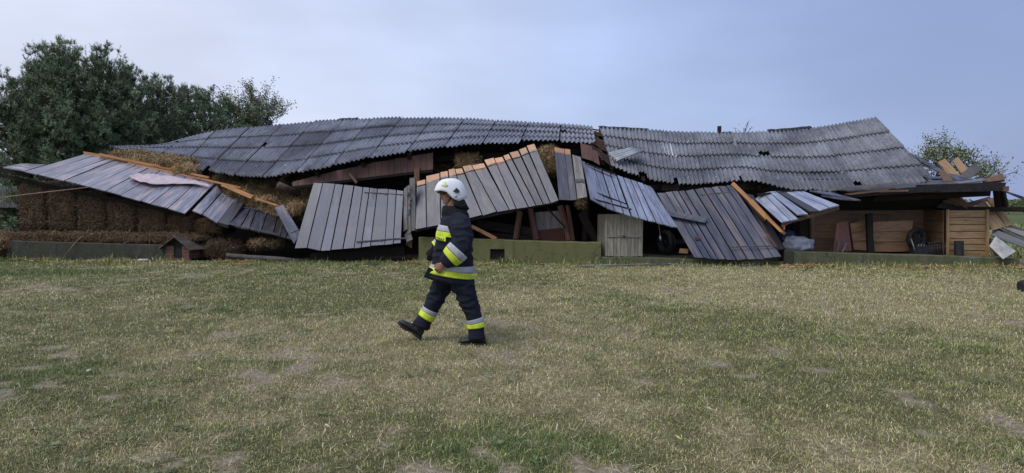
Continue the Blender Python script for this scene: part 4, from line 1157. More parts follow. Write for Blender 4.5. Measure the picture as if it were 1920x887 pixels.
# ================================================================ INTERIOR BEHIND THE DOORS
def single(name, a, b, w, h, mat, label, cat, up=(0, 0, 1), rag=0.02, bow=0.0):
    o = beam(name, W3(a), W3(b), w, h, M[mat], up=up, rag=rag, bow=bow, loc=tuple(W3(a))); tag(o, label, cat); return o
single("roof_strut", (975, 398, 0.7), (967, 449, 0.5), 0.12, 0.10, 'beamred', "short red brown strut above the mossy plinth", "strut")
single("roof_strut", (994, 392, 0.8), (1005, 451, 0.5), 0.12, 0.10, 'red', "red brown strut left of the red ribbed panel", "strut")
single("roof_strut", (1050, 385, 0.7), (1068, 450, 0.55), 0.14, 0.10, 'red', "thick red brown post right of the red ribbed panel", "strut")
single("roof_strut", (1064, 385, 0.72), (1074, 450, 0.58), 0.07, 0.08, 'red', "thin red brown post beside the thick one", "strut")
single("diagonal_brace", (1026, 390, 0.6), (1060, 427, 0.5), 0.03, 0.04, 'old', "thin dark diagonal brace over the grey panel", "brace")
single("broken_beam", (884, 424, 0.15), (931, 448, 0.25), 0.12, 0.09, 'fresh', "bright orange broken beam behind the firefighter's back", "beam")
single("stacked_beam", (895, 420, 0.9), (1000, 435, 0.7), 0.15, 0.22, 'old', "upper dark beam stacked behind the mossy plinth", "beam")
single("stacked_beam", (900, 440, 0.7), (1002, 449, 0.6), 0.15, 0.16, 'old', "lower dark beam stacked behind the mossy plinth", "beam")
rp = empty("ribbed_panel", W(1040, 452, 0.75), "red ribbed panel with grey sheet behind the mossy plinth", "panel")
V, F = [], []
K = 36
for k in range(K + 1):
    x = 1006 + 68 * k / K; off = 0.012 * math.cos(k * math.pi)
    yt = 432 - 7 * (k / K)
    V += [W(x, yt, 0.82 + off), W(x, 453, 0.7 + off)]
for k in range(K): F.append((2 * k, 2 * k + 1, 2 * k + 3, 2 * k + 2))
mk("ribs", V, F, M['red'], rp)
slab("grey_sheet", [W(1003, 398, 0.95), W(1052, 395, 0.95), W(1062, 428, 0.88), W(1008, 436, 0.88)], 0.02, M['grey_wood'], rp)
# more dark roof timbers in the openings
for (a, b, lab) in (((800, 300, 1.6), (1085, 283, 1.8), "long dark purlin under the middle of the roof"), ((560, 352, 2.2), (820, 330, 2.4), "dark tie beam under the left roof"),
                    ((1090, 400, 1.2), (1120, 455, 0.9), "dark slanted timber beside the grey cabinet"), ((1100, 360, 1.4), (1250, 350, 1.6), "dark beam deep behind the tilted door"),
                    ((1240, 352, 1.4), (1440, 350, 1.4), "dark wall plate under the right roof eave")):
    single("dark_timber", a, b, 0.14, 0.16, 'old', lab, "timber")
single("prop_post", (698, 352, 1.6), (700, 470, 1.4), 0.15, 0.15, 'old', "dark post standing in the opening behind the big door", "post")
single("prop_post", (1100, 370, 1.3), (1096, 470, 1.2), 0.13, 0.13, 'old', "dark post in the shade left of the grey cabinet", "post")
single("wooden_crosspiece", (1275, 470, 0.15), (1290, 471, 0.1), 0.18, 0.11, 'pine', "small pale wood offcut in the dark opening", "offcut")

# ================================================================ GREY CABINET
ca = empty("grey_cabinet", W(1168, 483, 0.1), "tall bleached grey plank cabinet on the threshold slab", "cabinet")
tl, tr, brr, bll = W(1137, 403.5, 0.12), W(1204.5, 404, 0.12), W(1203, 481, 0.06), W(1137, 480.5, 0.06)
for row, (v0, v1) in enumerate(((0.0, 0.49), (0.52, 1.0))):
    for k in range(10):
        u0, u1 = (k + 0.04) / 10, (k + 0.96) / 10
        f = lambda u, v: tl.lerp(tr, u).lerp(bll.lerp(brr, u), v)
        board("slat", f(u0, v0), f(u1, v0), f(u1, v1), f(u0, v1), M['cabinet'], ca, thick=0.02, seg=1, bow=0)
f = lambda u, v: tl.lerp(tr, u).lerp(bll.lerp(brr, u), v) + BN * 0.006
beam("middle_rail", f(-0.005, 0.503), f(1.005, 0.508), 0.05, 0.055, M['cabinet'], ca)
beam("edge_strip", f(-0.01, 0.0), f(-0.01, 1.0), 0.04, 0.03, M['cabinet'], ca, up=(1, 0, 0)); beam("edge_strip", f(1.0, 0.0), f(1.0, 1.0), 0.04, 0.03, M['cabinet'], ca, up=(1, 0, 0))
bk = Vector((-0.16, 0.55, 0))
for k in range(4):
    a0, a1 = k / 4 + 0.01, (k + 1) / 4 - 0.01
    board("side_slat", tl + bk * a1, tl + bk * a0, bll + bk * a0, bll + bk * a1, M['cabinet'], ca, thick=0.02, seg=1)
slab("top_board", [tl, tr, tr + bk, tl + bk], 0.02, M['cabinet'], ca)
slab("back_board", [tl + bk, tr + bk, brr + bk, bll + bk], 0.02, M['grey_wood'], ca)
V, F = box_geo(f(0.5, 0.515) + BN * 0.035, (1, 0, 0), (0, 1, 0), (0, 0, 1), 0.03, 0.008, 0.02); mk("latch", V, F, M['iron_dark'], ca)

# ================================================================ WHEEL in the dark opening
def lathe(prof, c, axis, n=28):
    c, axis = Vector(c), Vector(axis).normalized(); s = axis.cross(Vector((0, 0, 1))).normalized(); u = s.cross(axis)
    V, F = [], []
    for (r, a) in prof:
        for j in range(n):
            t = 2 * math.pi * j / n; V.append(c + axis * a + (s * math.cos(t) + u * math.sin(t)) * r)
    m = len(prof)
    for i in range(m - 1):
        for j in range(n): F.append((i * n + j, i * n + (j + 1) % n, (i + 1) * n + (j + 1) % n, (i + 1) * n + j))
    return V, F
wc_ = W(1249, 452, 1.15); wc_.z = 0.15 + 0.33
wh_ = empty("wheel", (wc_.x, wc_.y, 0.12), "black tyred wheel with grey rim in the dark opening", "wheel")
axv = Vector((-0.93, -0.36, 0))
V, F = lathe([(0.20, -0.09), (0.30, -0.10), (0.335, -0.06), (0.345, 0.0), (0.335, 0.06), (0.30, 0.10), (0.20, 0.09), (0.19, 0.0), (0.20, -0.09)], wc_, axv); o = mk("tyre", V, F, M['rubber'], wh_, smooth=True); fix_normals(o)
V, F = lathe([(0.0, 0.05), (0.06, 0.06), (0.07, 0.02), (0.16, 0.03), (0.20, 0.08), (0.205, 0.08)], wc_, axv); o = mk("rim", V, F, M['iron_dark'], wh_, smooth=True)
cart = beam("cart_axle", wc_ + Vector((0.0, 0.1, 0)), wc_ + Vector((1.3, 0.8, 0.02)), 0.1, 0.1, M['iron_dark'], loc=tuple(wc_)); tag(cart, "dark axle behind the tyred wheel", "axle")
st = empty("hanging_strap", W(1238, 420, 0.1), "white strap with a weight hanging in the dark opening", "strap")
tube("cord", [W(1234, 412, 0.0), W(1236, 425, 0.0), W(1238, 444, 0.0)], 0.009, M['rope'], st, n=5)
tube("weight", [W(1237.5, 442, 0.0), W(1238, 446, 0.0), W(1238.5, 451, 0.0)], [0.015, 0.028, 0.014], M['white_board'], st, n=8)

# ================================================================ WHITE BAG
c = W(1496, 458, 0.5)
def blob(name, c, h, amp, freq, mat, label, cat, seed=1.0, sq=2.6):
    V, F, N_, T = lump(c, (1, 0, 0), (0, 1, 0), (0, 0, 1), *h, 0.0, 0, sq, n=16)
    VV = []
    for p, nn in zip(V, N_):
        q = Vector(p); f = q * freq + Vector((seed, seed * 2, 0))
        k = 1 - abs(mnoise.noise(f)) * 2
        VV.append(q + Vector(nn) * (amp * (k * 0.8 + 0.5 * mnoise.noise(f * 2.3))))
    o = mk(name, VV, F, M[mat], None, smooth=True, loc=tuple(Vector(c) - Vector((0, 0, h[2])))); tag(o, label, cat); return o
blob("plastic_bag", c, (0.34, 0.25, 0.16), 0.07, 5.0, 'bag', "crumpled white woven bag on the plinth end beside the shed", "bag", 3.0)
blob("plastic_bag", W(1478, 449, 0.75), (0.2, 0.2, 0.2), 0.06, 5.0, 'bag_blue', "dark blue plastic bag behind the white bag", "bag", 8.0)
# ================================================================ PINK CLOTH on the fallen wall
PA = (W3((*A_t[0], 1.75)), W3((*A_t[-1], 1.55)), W3((*A_b[-1], 0.0)), W3((*A_b[0], 0.0)))
pn = (PA[1] - PA[0]).cross(PA[3] - PA[0]).normalized()
if pn.z < 0: pn = -pn
def pick(px, py):
    d0 = P(px, py, 10) - Vector((0, 0, CAM_H)); o = Vector((0, 0, CAM_H))
    return o + d0 * ((PA[0] - o).dot(pn) / d0.dot(pn))
top = [(242, 333), (260, 329), (280, 329.5), (300, 331), (322, 333), (345, 338), (372, 343), (394, 350)]
bot = [(246, 337), (262, 343), (280, 347), (300, 348), (322, 347), (345, 347), (372, 348.5), (393, 353)]
V, F = [], []
NU, NV = 42, 9
for i in range(NU + 1):
    x = i / NU * 7; k = min(int(x), 6); f_ = x - k
    a = Vector(top[k]).lerp(Vector(top[k + 1]), f_); b = Vector(bot[k]).lerp(Vector(bot[k + 1]), f_)
    for j in range(NV + 1):
        q = a.lerp(b, j / NV); p = pick(q.x, q.y)
        V.append(p + pn * (0.035 + 0.03 * abs(mnoise.noise(Vector((i * 0.16, j * 0.75, 1.5)))) * 2.0))
for i in range(NU):
    for j in range(NV): a = i * (NV + 1) + j; F.append((a, a + 1, a + NV + 2, a + NV + 1))
pc_ = mk("pink_cloth", V, F, M['cloth_pink'], None, smooth=True, loc=tuple(V[len(V) // 2]))
sm = pc_.modifiers.new("solid", 'SOLIDIFY'); sm.thickness = 0.012
tag(pc_, "crumpled pale pink cloth strip lying on the fallen plank wall", "cloth")

# ================================================================ WOODEN SHED at the right end
sh = empty("shed_wall", W(1640, 475, 1.2), "brown horizontal plank wall at the back of the shed", "wall")
def shed_pt(px, py): return W(px, py, 1.25)
ys = [391, 396, 401, 409, 421, 434, 447, 460, 480]
for k in range(8):
    cuts = [1522, 1600 + random.uniform(-25, 25), 1690 + random.uniform(-25, 25), 1775]
    for a, b in zip(cuts[:-1], cuts[1:]):
        board("plank", shed_pt(a + 0.1, ys[k] + 0.15), shed_pt(a + 0.1, ys[k + 1] - 0.15), shed_pt(b - 0.1, ys[k + 1] - 0.15), shed_pt(b - 0.1, ys[k] + 0.15), M['brown'], sh, rag=0.0, bow=random.uniform(-0.01, 0.01))
slab("light_stop", [W(1500, 335, 1.36), W(1790, 335, 1.36), W(1790, 482, 1.36), W(1500, 482, 1.36)], 0.02, M["old"], sh)  # added dark sheet: stops light through plank gaps, blackens the void above
single("shed_post", (1523, 384, 1.0), (1523, 478, 1.0), 0.09, 0.09, 'brown', "brown corner post at the open end of the shed wall", "post")
single("shed_post", (1629, 400, 0.75), (1632, 478, 0.6), 0.14, 0.12, 'old', "dark post between the two pale shed boards", "post")
for (pts, lab) in (([(1594, 419), (1627, 412), (1627, 470), (1601, 468)], "pale board leaning on the shed wall left of the dark post"),
                   ([(1636, 416), (1712, 413), (1706, 472), (1640, 472)], "wide pale board leaning on the shed wall right of the dark post")):
    e = empty("leaning_board", W(*pts[3], 0.9), lab, "board")
    m = 3
    tl_, tr_, br_, bl_ = [Vector((*p, 0)) for p in pts]
    for k in range(m):
        a, b = k / m, (k + 1) / m
        l0, l1 = tl_.lerp(bl_, a), tl_.lerp(bl_, b); r0, r1 = tr_.lerp(br_, a), tr_.lerp(br_, b)
        board("plank", W(l0.x, l0.y + .2, .95), W(l1.x, l1.y - .2, .92), W(r1.x, r1.y - .2, .92), W(r0.x, r0.y + .2, .95), M['pine'], e, rag=0.0)
lean = slab("dark_board", [W(1570, 418, 0.85), W(1590, 414, 0.9), W(1597, 470, 0.7), W(1562, 472, 0.7)], 0.03, M['red'], None); tag(lean, "dark red board leaning on the shed wall beside a bent rod", "board")
for (a, b, lab) in (((1575, 452, .6), (1569, 475, .45), "bent grey rod leaning in the shed"), ((1588, 455, .6), (1578, 476, .45), "thin stick leaning beside the bent rod")):
    o = tube("rod", [W3(a), W3(b)], 0.02, M['grey_wood'], None, n=6); tag(o, lab, "rod")
# old machinery: big wheel ring and a barred rack
oc = W(1719, 448, 0.7)
mw = empty("flywheel", W(1719, 478, 0.7), "dark iron flywheel standing inside the shed", "wheel")
V, F = lathe([(0.17, -0.05), (0.27, -0.06), (0.30, 0.0), (0.27, 0.06), (0.17, 0.05), (0.17, -0.05)], oc, (0.25, -1, 0)); o = mk("rim", V, F, M['tar'], mw, smooth=True); fix_normals(o)
for k in range(6):
    t = math.pi * k / 6 * 2; beam("spoke", oc, oc + Vector((math.cos(t) * 0.2, 0, math.sin(t) * 0.2)), 0.03, 0.03, M['iron_dark'], mw)
rk = empty("iron_rack", W(1760, 478, 0.45), "dark barred iron rack beside the pale crate", "rack")
for k in range(7):
    x = 1742 + k * 5; tube("bar", [W(x, 455, 0.45), W(x, 478, 0.4)], 0.012, M['iron_dark'], rk, n=5)
for y in (455, 466):
    tube("rail", [W(1740, y, 0.45), W(1786, y - 2, 0.42)], 0.014, M['iron_dark'], rk, n=5)
mb = empty("machine_box", W(1728, 477, 0.55), "dark iron box machine under the flywheel", "machine")
V, F = box_geo(W(1728, 468, 0.55), (1, 0, 0), (0, 1, 0), (0, 0, 1), 0.22, 0.15, 0.11); mk("housing", V, F, M['iron_dark'], mb)
tube("lever", [W(1708, 447, 0.5), W(1713, 462, 0.45), W(1717, 477, 0.4)], 0.018, M['iron'], mb, n=6)
for k in range(3): V, F = box_geo(W(1722 + k * 5, 460, 0.38), (1, 0, 0), (0, 1, 0), (0, 0, 1), 0.012, 0.02, 0.03); mk("stud", V, F, M['iron'], mb)
cyl = tube("metal_can", [W(1798, 479, 0.22), W(1798, 452, 0.22)], [0.105, 0.105], M['iron_dark'], None, n=18, smooth=False); tag(cyl, "dark metal pipe stub standing before the pale crate", "pipe")
# crate
cr = empty("plank_crate", W(1815, 481, 0.35), "pale plank crate wall standing at the shed's right end", "crate")
yy = [394, 408, 421, 434, 447, 459, 470, 481]
for k in range(7):
    board("plank", W(1775, yy[k] + .6, .4), W(1775, yy[k + 1] - .6, .4), W(1853, yy[k + 1] - .6, .4), W(1853, yy[k] + .6, .4), M['crate'], cr, rag=0.0, seg=2)
slab('light_stop', [W(1774, 393, .46), W(1854, 393, .46), W(1854, 482, .46), W(1774, 482, .46)], 0.02, M['old'], cr)  # added dark sheet keeping light from showing between the crate planks
for x in (1777, 1851):
    beam("corner_post", W(x, 393, .36), W(x, 481, .36), 0.06, 0.05, M['crate'], cr, up=(1, 0, 0))
for k in range(4):
    z0, z1 = 394 + k * 21.5, 394 + (k + 1) * 21.5 - 0.8
    a, b = W(1770, z0, .42), W(1770, z1, .42)
    board("side_plank", a + Vector((0.02, 0.9, 0)), b + Vector((0.02, 0.9, 0)), b, a, M['brown'], cr, rag=0.0, seg=2)
# roof plate and deck of the shed
rb = empty("collapsed_shed", W(1720, 360, 0.6), "dark collapsed shed roof edge resting on the wall plate", "shed roof"); rb["kind"] = "thing"
beam('wall_plate', W(1600, 364, 0.12), W(1762, 353, 0.02), 0.16, 0.14, M['tar'], rb, rag=0.12)
beam('wall_plate', W(1728, 354, 0.06), W(1886, 350, -0.02), 0.18, 0.20, M['tar'], rb, rag=0.10)
beam('wall_plate', W(1640, 372, 0.5), W(1850, 362, 0.45), 0.14, 0.16, M['old'], rb, rag=0.10)
beam('torn_lath', W(1650, 359, -0.02), W(1700, 357.5, -0.04), 0.03, 0.05, M['brown'], rb, rag=0.08)
slab('void_shade_sheet', [W(1560, 362, 0.6), W(1800, 350, 0.6), W(1800, 394, 1.2), W(1560, 394, 1.2)], 0.03, M['tar'], rb)  # black sheet standing in for the shade in the void below the plate
beam('fascia', W(1592, 364, 0.02), W(1665, 356, -0.02), 0.04, 0.05, M['brown'], rb, rag=0.12)
for k in range(10):
    x0, x1 = 1592 + k * 29, 1592 + (k + 1) * 29 - 1.5
    y0 = 358 - (x0 - 1592) * 0.055
    a, b = W(x0, y0, 0.0), W(x1, y0 - 1.5, 0.0)
    board("deck_plank", a + Vector((-0.3, 3.0, 0.30)), b + Vector((-0.3, 3.0, 0.30)), b, a, M['board_dark'], rb, rag=0.04)
slab("sheet_strip", [W(1786, 341.5, 0.1), W(1846, 334.5, 0.2), W(1850, 338, 0.0), W(1800, 344, -0.05)], 0.015, M['iron'], rb)
slab("broken_end", [W(1842, 336, 0.1), W(1880, 325, 0.1), W(1884, 337, 0.0), W(1846, 342, 0.0)], 0.06, M['brown'], rb)
beam("rafter_end", W(1880, 354, -0.1), W(1889, 354, -0.1), 0.12, 0.12, M['beamred'], rb)
for (x0, x1, lab) in ((1868, 1872, "dark post under the right end of the shed roof"), (1878, 1884, "second dark post at the very end of the shed roof")):
    single("shed_post", (x0, 356, 0.35), (x1, 389, 0.45), 0.12, 0.12, 'old', lab, "post")
single("long_rail", (1815, 392, 0.5), (1960, 393, 0.3), 0.10, 0.12, 'old', "long black rail sticking out past the shed's right end", "rail")
single("eave_batten", (1556, 356, 0.1), (1682, 342.5, 0.35), 0.05, 0.06, 'grey_wood', "thin grey batten along the right roof eave", "batten")
for (q, lab) in (([(1518, 357, .4), (1556, 360, .35), (1612, 374, -.15), (1560, 366, .0)], "thin dark board under the eave left of the shed roof"),
            ([(1540, 366, .2), (1566, 367, .2), (1614, 374.5, -.3), (1580, 373, -.3)], "narrow grey board poking out below the shed eave")):
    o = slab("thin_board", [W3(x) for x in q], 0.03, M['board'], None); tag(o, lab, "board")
# debris on top of and past the right gable
def deb(name, pts, mat, label, th=0.03):
    o = slab(name, [W3(x) for x in pts], th, M[mat], None); tag(o, label, "board", "scattered boards at the barn's right end"); return o
deb("debris_board", [(1692, 281, 2.6), (1706, 286, 2.55), (1790, 330, 1.3), (1772, 330, 1.3)], 'board_dark', "upper long dark board sliding off the right gable")
deb("debris_board", [(1703, 296, 2.4), (1712, 300, 2.4), (1822, 337, 0.9), (1800, 338, 0.9)], 'board_g', "lower long dark board sliding off the right gable")
deb("debris_board", [(1758, 304, 1.6), (1772, 297, 1.6), (1800, 328, 1.2), (1786, 336, 1.2)], 'pine', "bright orange board standing up behind the shed roof")
deb("debris_board", [(1786, 301, 1.7), (1796, 294, 1.7), (1815, 317, 1.4), (1802, 325, 1.4)], 'pine', "second shorter bright orange board behind the shed roof")
deb("debris_board", [(1760, 320, 1.3), (1770, 318, 1.3), (1790, 340, 1.0), (1770, 342, 1.0)], 'brown', "brown board wedged below the bright orange one")
deb("debris_board", [(1796, 332, 1.1), (1824, 308, 1.1), (1843, 314, 1.0), (1818, 336, 1.0)], 'board_dark', "black board tilted up above the shed roof end")
deb("debris_board", [(1768, 375, 0.9), (1800, 366, 1.0), (1840, 408, 0.7), (1806, 410, 0.7)], 'crate', "brown board fallen behind the crate top")
deb("debris_board", [(1812, 390, 1.2), (1858, 372, 1.3), (1870, 396, 0.8), (1826, 412, 0.8)], 'crate', "pale board lying behind the crate under the roof end")
deb("debris_board", [(1858, 371, 1.35), (1866, 372, 1.35), (1892, 420, 0.7), (1876, 424, 0.7)], 'pine', "narrow pale board beside the roof end posts")
deb("debris_board", [(1800, 384, 0.8), (1856, 368, 0.9), (1860, 374, 0.85), (1806, 392, 0.75)], 'red', "red brown beam piece crossing behind the crate")
deb("debris_board", [(1756, 388, 0.75), (1768, 378, 0.8), (1815, 392, 0.6), (1808, 398, 0.55)], 'board_dark', "dark board lying on the crate's back edge")
deb("debris_board", [(1858, 418, 0.7), (1866, 412, 0.75), (1945, 440, 0.2), (1940, 452, 0.15)], 'board_g', "upper grey board slanting down past the crate")
deb("debris_board", [(1857, 428, 0.6), (1862, 424, 0.62), (1945, 456, 0.1), (1940, 464, 0.05)], 'board_dark', "middle dark board slanting down past the crate")
deb("debris_board", [(1856, 441, 0.5), (1866, 430, 0.5), (1945, 462, 0.0), (1940, 471, -0.05)], 'board_g', "lower grey board slanting down past the crate")
deb("debris_board", [(1855, 451, 0.5), (1860, 452, 0.5), (1876, 478, 0.2), (1866, 480, 0.25)], 'brown', "small brown stick board at the crate foot")
deb("debris_board", [(1884, 358, 0.8), (1890, 359, 0.8), (1945, 377, 0.3), (1945, 384, 0.3)], 'board_g', "grey board end jutting into the sky at the edge")
deb("debris_board", [(1826, 388, 0.62), (1846, 376, 0.66), (1886, 424, 0.42), (1862, 432, 0.42)], 'crate', "wide orange board slanting down right of the crate top")
deb("debris_board", [(1850, 374, 0.70), (1864, 370, 0.72), (1898, 420, 0.5), (1888, 426, 0.5)], 'crate', "second orange board slanting beside the wide one")
deb("debris_board", [(1776, 372, 0.55), (1790, 366, 0.6), (1830, 390, 0.5), (1822, 396, 0.45)], 'brown', "brown broken board leaning over the crate's back corner")
deb("debris_board", [(1742, 350, 0.9), (1760, 344, 0.9), (1858, 338, 0.4), (1850, 346, 0.35)], 'board_dark', "dark plank lying along the top of the shed roof")
deb("debris_board", [(1700, 322, 1.9), (1712, 322, 1.9), (1764, 344, 0.9), (1748, 347, 0.9)], 'brown', "brown lath below the long dark boards at the gable")
wbd = slab("white_panel", [W(1867, 443, 0.15), W(1905, 471, -0.1), W(1881, 486, -0.25), W(1855, 461, 0.05)], 0.02, M['white_board'], None); tag(wbd, "pale square panel lying at the foot of the crate", "panel")
for (a, b, lab) in (((1858, 448, 0.4), (1868, 470, 0.1), "short dark stick under the pale square panel"),):
    single("stick", a, b, 0.05, 0.05, 'red', lab, "stick")
stn = blob("stone_block", G(1925, 546) + Vector((0, 0, 0.08)), (0.12, 0.11, 0.10), 0.02, 4.0, 'tar', "dark stone block at the right edge of the lawn", "stone", 2.0, 4)

# ================================================================ KENNEL
kb = G(334, 490); kn = empty("dog_kennel", kb, "small brown wooden kennel with a dark doorway beside the plinth", "kennel")
ky = R(-14)
kx, kyv = Vector((math.cos(ky), math.sin(ky), 0)), Vector((-math.sin(ky), math.cos(ky), 0))
UZ = Vector((0, 0, 1))
def K(x, y, z): return kb + kx * x + kyv * y + UZ * z
kw, kd, khh, kap = 0.355, 0.62, 0.40, 0.66
for s in (-1, 1):
    for k in range(4):
        z0, z1 = 0.07 + k * 0.085, 0.07 + (k + 1) * 0.085 - 0.008
        xa, xb = (s * 0.13, s * kw) if s > 0 else (-kw, -0.13)
        board("plank", K(xa, 0, z1), K(xb, 0, z1), K(xb, 0, z0), K(xa, 0, z0), M['beamred'], kn, thick=0.02, seg=1, rag=0)
        board("side_plank", K(s * kw, kd * (s < 0), z1), K(s * kw, kd * (s > 0), z1), K(s * kw, kd * (s > 0), z0), K(s * kw, kd * (s < 0), z0), M['beamred'], kn, thick=0.02, seg=1, rag=0)
board("sill", K(-kw, -0.004, 0.075), K(kw, -0.004, 0.075), K(kw, -0.004, 0.0), K(-kw, -0.004, 0.0), M['beamred'], kn, seg=1, rag=0)
slab("gable", [K(-kw, 0.003, khh), K(kw, 0.003, khh), K(0, 0.003, kap - 0.03)], 0.02, M['old'], kn)
slab("back_wall", [K(-kw, kd, 0.02), K(kw, kd, 0.02), K(kw, kd, khh), K(0, kd, kap - .03), K(-kw, kd, khh)], 0.02, M['old'], kn)
slab("doorway_shade", [K(-kw + .03, .03, .02), K(kw - .03, .03, .02), K(kw - .03, .03, .4), K(-kw + .03, .03, .4)], 0.01, M['tar'], kn)  # black sheet across the doorway standing in for the shade inside
for s in (-1, 1):
    for k in range(4):
        a, b = k / 4 + 0.004, (k + 1) / 4 - 0.004
        e = Vector((s * 0.50, 0, khh - 0.085)); t_ = Vector((0, 0, kap))
        p0, p1 = t_.lerp(e, a), t_.lerp(e, b)
        board("roof_plank", K(p0.x, -0.13, p0.z), K(p1.x, -0.13, p1.z), K(p1.x, kd + 0.1, p1.z), K(p0.x, kd + 0.1, p0.z), M['grey_wood'] if s < 0 else M['old'], kn, thick=0.02, seg=1, rag=0.01)
for o in kn.children: 
    if o.name.startswith("roof_plank"): o.data.materials[0] = M['kennel_roof']; fix_normals(o)

# ================================================================ SMALL THINGS ON THE LAWN
pp_ = tube("metal_pipe", [G(1084, 502) + Vector((0, 0, 0.05)), G(1170, 501) + Vector((0, 0, 0.05)), G(1256, 500) + Vector((0, 0, 0.05))], 0.016, M['iron'], None, n=8)
tag(pp_, "thin grey metal pipe lying in the grass before the threshold", "pipe")
for (x, y, m, lab, r) in ((247, 491, (0.05, 0.13, 0.05), "crumpled green plastic bottle by the plinth", 0.035), (268, 491, (0.45, 0.50, 0.55), "crumpled clear plastic bottle by the kennel", 0.04)):
    g = G(x, y); mt = plain("bottle_plastic", m, 0.25, 0.5)
    o = tube("plastic_bottle", [g + Vector((-0.12, 0, 0.04)), g + Vector((-0.07, 0, 0.045)), g + Vector((0.02, 0.01, 0.03)), g + Vector((0.10, 0.01, 0.045)), g + Vector((0.13, 0.01, 0.045)), g + Vector((0.16, 0.01, 0.045))],
             [r * .8, r, r * .7, r, r * .4, r * .35], mt, None, n=10); tag(o, lab, "bottle")
gr = tri_mesh  # flat gravel patch by the slab
g = G(1290, 497)
V, F, C = [], [], []
for k in range(260):
    a, r_ = random.uniform(0, 6.28), random.random() ** 0.5
    p = g + Vector((math.cos(a) * r_ * 0.5, math.sin(a) * r_ * 0.35, 0.012)); s = random.uniform(0.012, 0.04)
    n0 = len(V)
    for dx, dy, dz in ((1, 0, 0), (0, 1, 0), (-1, 0, 0), (0, -1, 0), (0, 0, 1)): V.append(p + Vector((dx * s, dy * s, dz * s * 0.6)))
    F += [(n0, n0 + 1, n0 + 4), (n0 + 1, n0 + 2, n0 + 4), (n0 + 2, n0 + 3, n0 + 4), (n0 + 3, n0, n0 + 4)]
    cv = random.uniform(0.12, 0.24); C += [(cv, cv * 0.97, cv * 0.95)] * 5
o = tri_mesh("gravel", np.array([tuple(v) for v in V]), F, M['straw'], col=np.array(C)); tag(o, "small grey gravel patch before the threshold slab", "gravel", kind="stuff")
lv = [(495, 630, "pale leaf on the lawn left of the firefighter's toe"), (167, 703, "pale leaf low on the left of the lawn"), (375, 700, "yellow green leaf on the lawn below the bare patch"),
      (1330, 777, "pale leaf lying on the lawn right of centre"), (1272, 833, "small yellow leaf near the front of the lawn"), (857, 606, "pale leaf between the firefighter's legs"), (1746, 557, "pale leaf far on the right of the lawn"), (614, 810, "white leaf at the front left of the lawn")]
for i, (x, y, lab) in enumerate(lv):
    g = G(x, y) + Vector((0, 0, 0.045)); a = random.uniform(0, 6.28); u = Vector((math.cos(a), math.sin(a), 0.25)); v = Vector((-math.sin(a), math.cos(a), 0.3)); L = 0.026 if i != 2 else 0.036; w = L * 0.55
    V = [g - u * L, g - u * L * .3 + v * w, g + u * L * .4 + v * w * .8, g + u * L, g + u * L * .4 - v * w * .8, g - u * L * .3 - v * w, g + UZ * 0.012]
    F = [(k, (k + 1) % 6, 6) for k in range(6)]
    o = mk("fallen_leaf", V, F, plain("leaf_%s" % ("pale", "pale", "green", "pale", "yellow", "pale", "pale", "pale")[i], ((.38, .40, .28), (.38, .40, .28), (.30, .36, .10), (.4, .4, .28), (.42, .38, .1), (.4, .4, .3), (.4, .4, .3), (.42, .42, .34))[i], 0.6), loc=tuple(g))
    tag(o, lab, "leaf", "fallen leaves on the lawn")
# straw litter and splinters shaken out along the barn front
n = 5200
px_ = rs.uniform(-10, 1920, n); dd_ = -np.abs(rs.normal(0, 0.55, n)) - 0.03
yy_ = 17.95 / (1 + 0.08 * (px_ - 960) / FPX) + dd_; xx_ = (px_ - 960) / FPX * yy_
kp = fbm(xx_ * 0.8, yy_ * 0.8, 44, 3) > 0.46; xx_, yy_ = xx_[kp], yy_[kp]; n = len(xx_)
pos = np.stack([xx_, yy_, ground_z(xx_, yy_) + 0.03], -1); nn_ = np.tile(np.array((0.0, 0.0, 1.0)), (n, 1))
A, B, C_ = strands(n, pos, nn_, rs, L=(0.08, 0.26), w=0.012, cols=STRAWC * 1.2, out=0.25)
o = tri_mesh("straw_litter", A, B, M['straw'], col=C_); tag(o, "wisps of straw strewn in the grass along the barn front", "straw", kind="stuff")
for k, (x, y, a, L, m, lab) in enumerate(((452, 497, 0.3, 0.42, 'fresh', "orange wood splinter in the grass near the grey log"), (700, 499, -0.5, 0.35, 'board_dark', "dark wood scrap in the grass before the big door"),
        (1010, 499, 0.15, 0.3, 'brown', "brown wood scrap in the grass before the mossy plinth"), (1405, 500, 0.4, 0.5, 'board', "grey wood scrap in the grass before the tall door"),
        (1475, 503, -0.2, 0.28, 'fresh', "orange wood splinter beside the dark plinth block"), (655, 505, 0.9, 0.22, 'grey_wood', "small grey wood chip in the grass before the big door"))):
    g = G(x, y) + Vector((0, 0, 0.035)); u = Vector((math.cos(a), math.sin(a), 0.04)) * (L / 2)
    o = beam("wood_scrap", g - u, g + u, 0.05, 0.025, M[m], rag=0.06, loc=tuple(g)); tag(o, lab, "wood scrap", "wood scraps before the barn")
# ropes at the left
rp1 = tube("rope", [W(-60, 378, 0.0), W(0, 370.5, -0.02), W(80, 361, -0.02), W(167, 351, -0.02)], 0.012, M['rope'], None, n=5); tag(rp1, "pinkish rope stretched to the corner of the fallen wall", "rope")
rp2 = tube("rope", [W(120, 480, -0.15), W(137, 460, -0.05), W(150, 446, 0.05), W(166, 432, 0.2)], 0.009, M['rope'], None, n=5); tag(rp2, "slack thin rope hanging over the dark plinth", "rope")
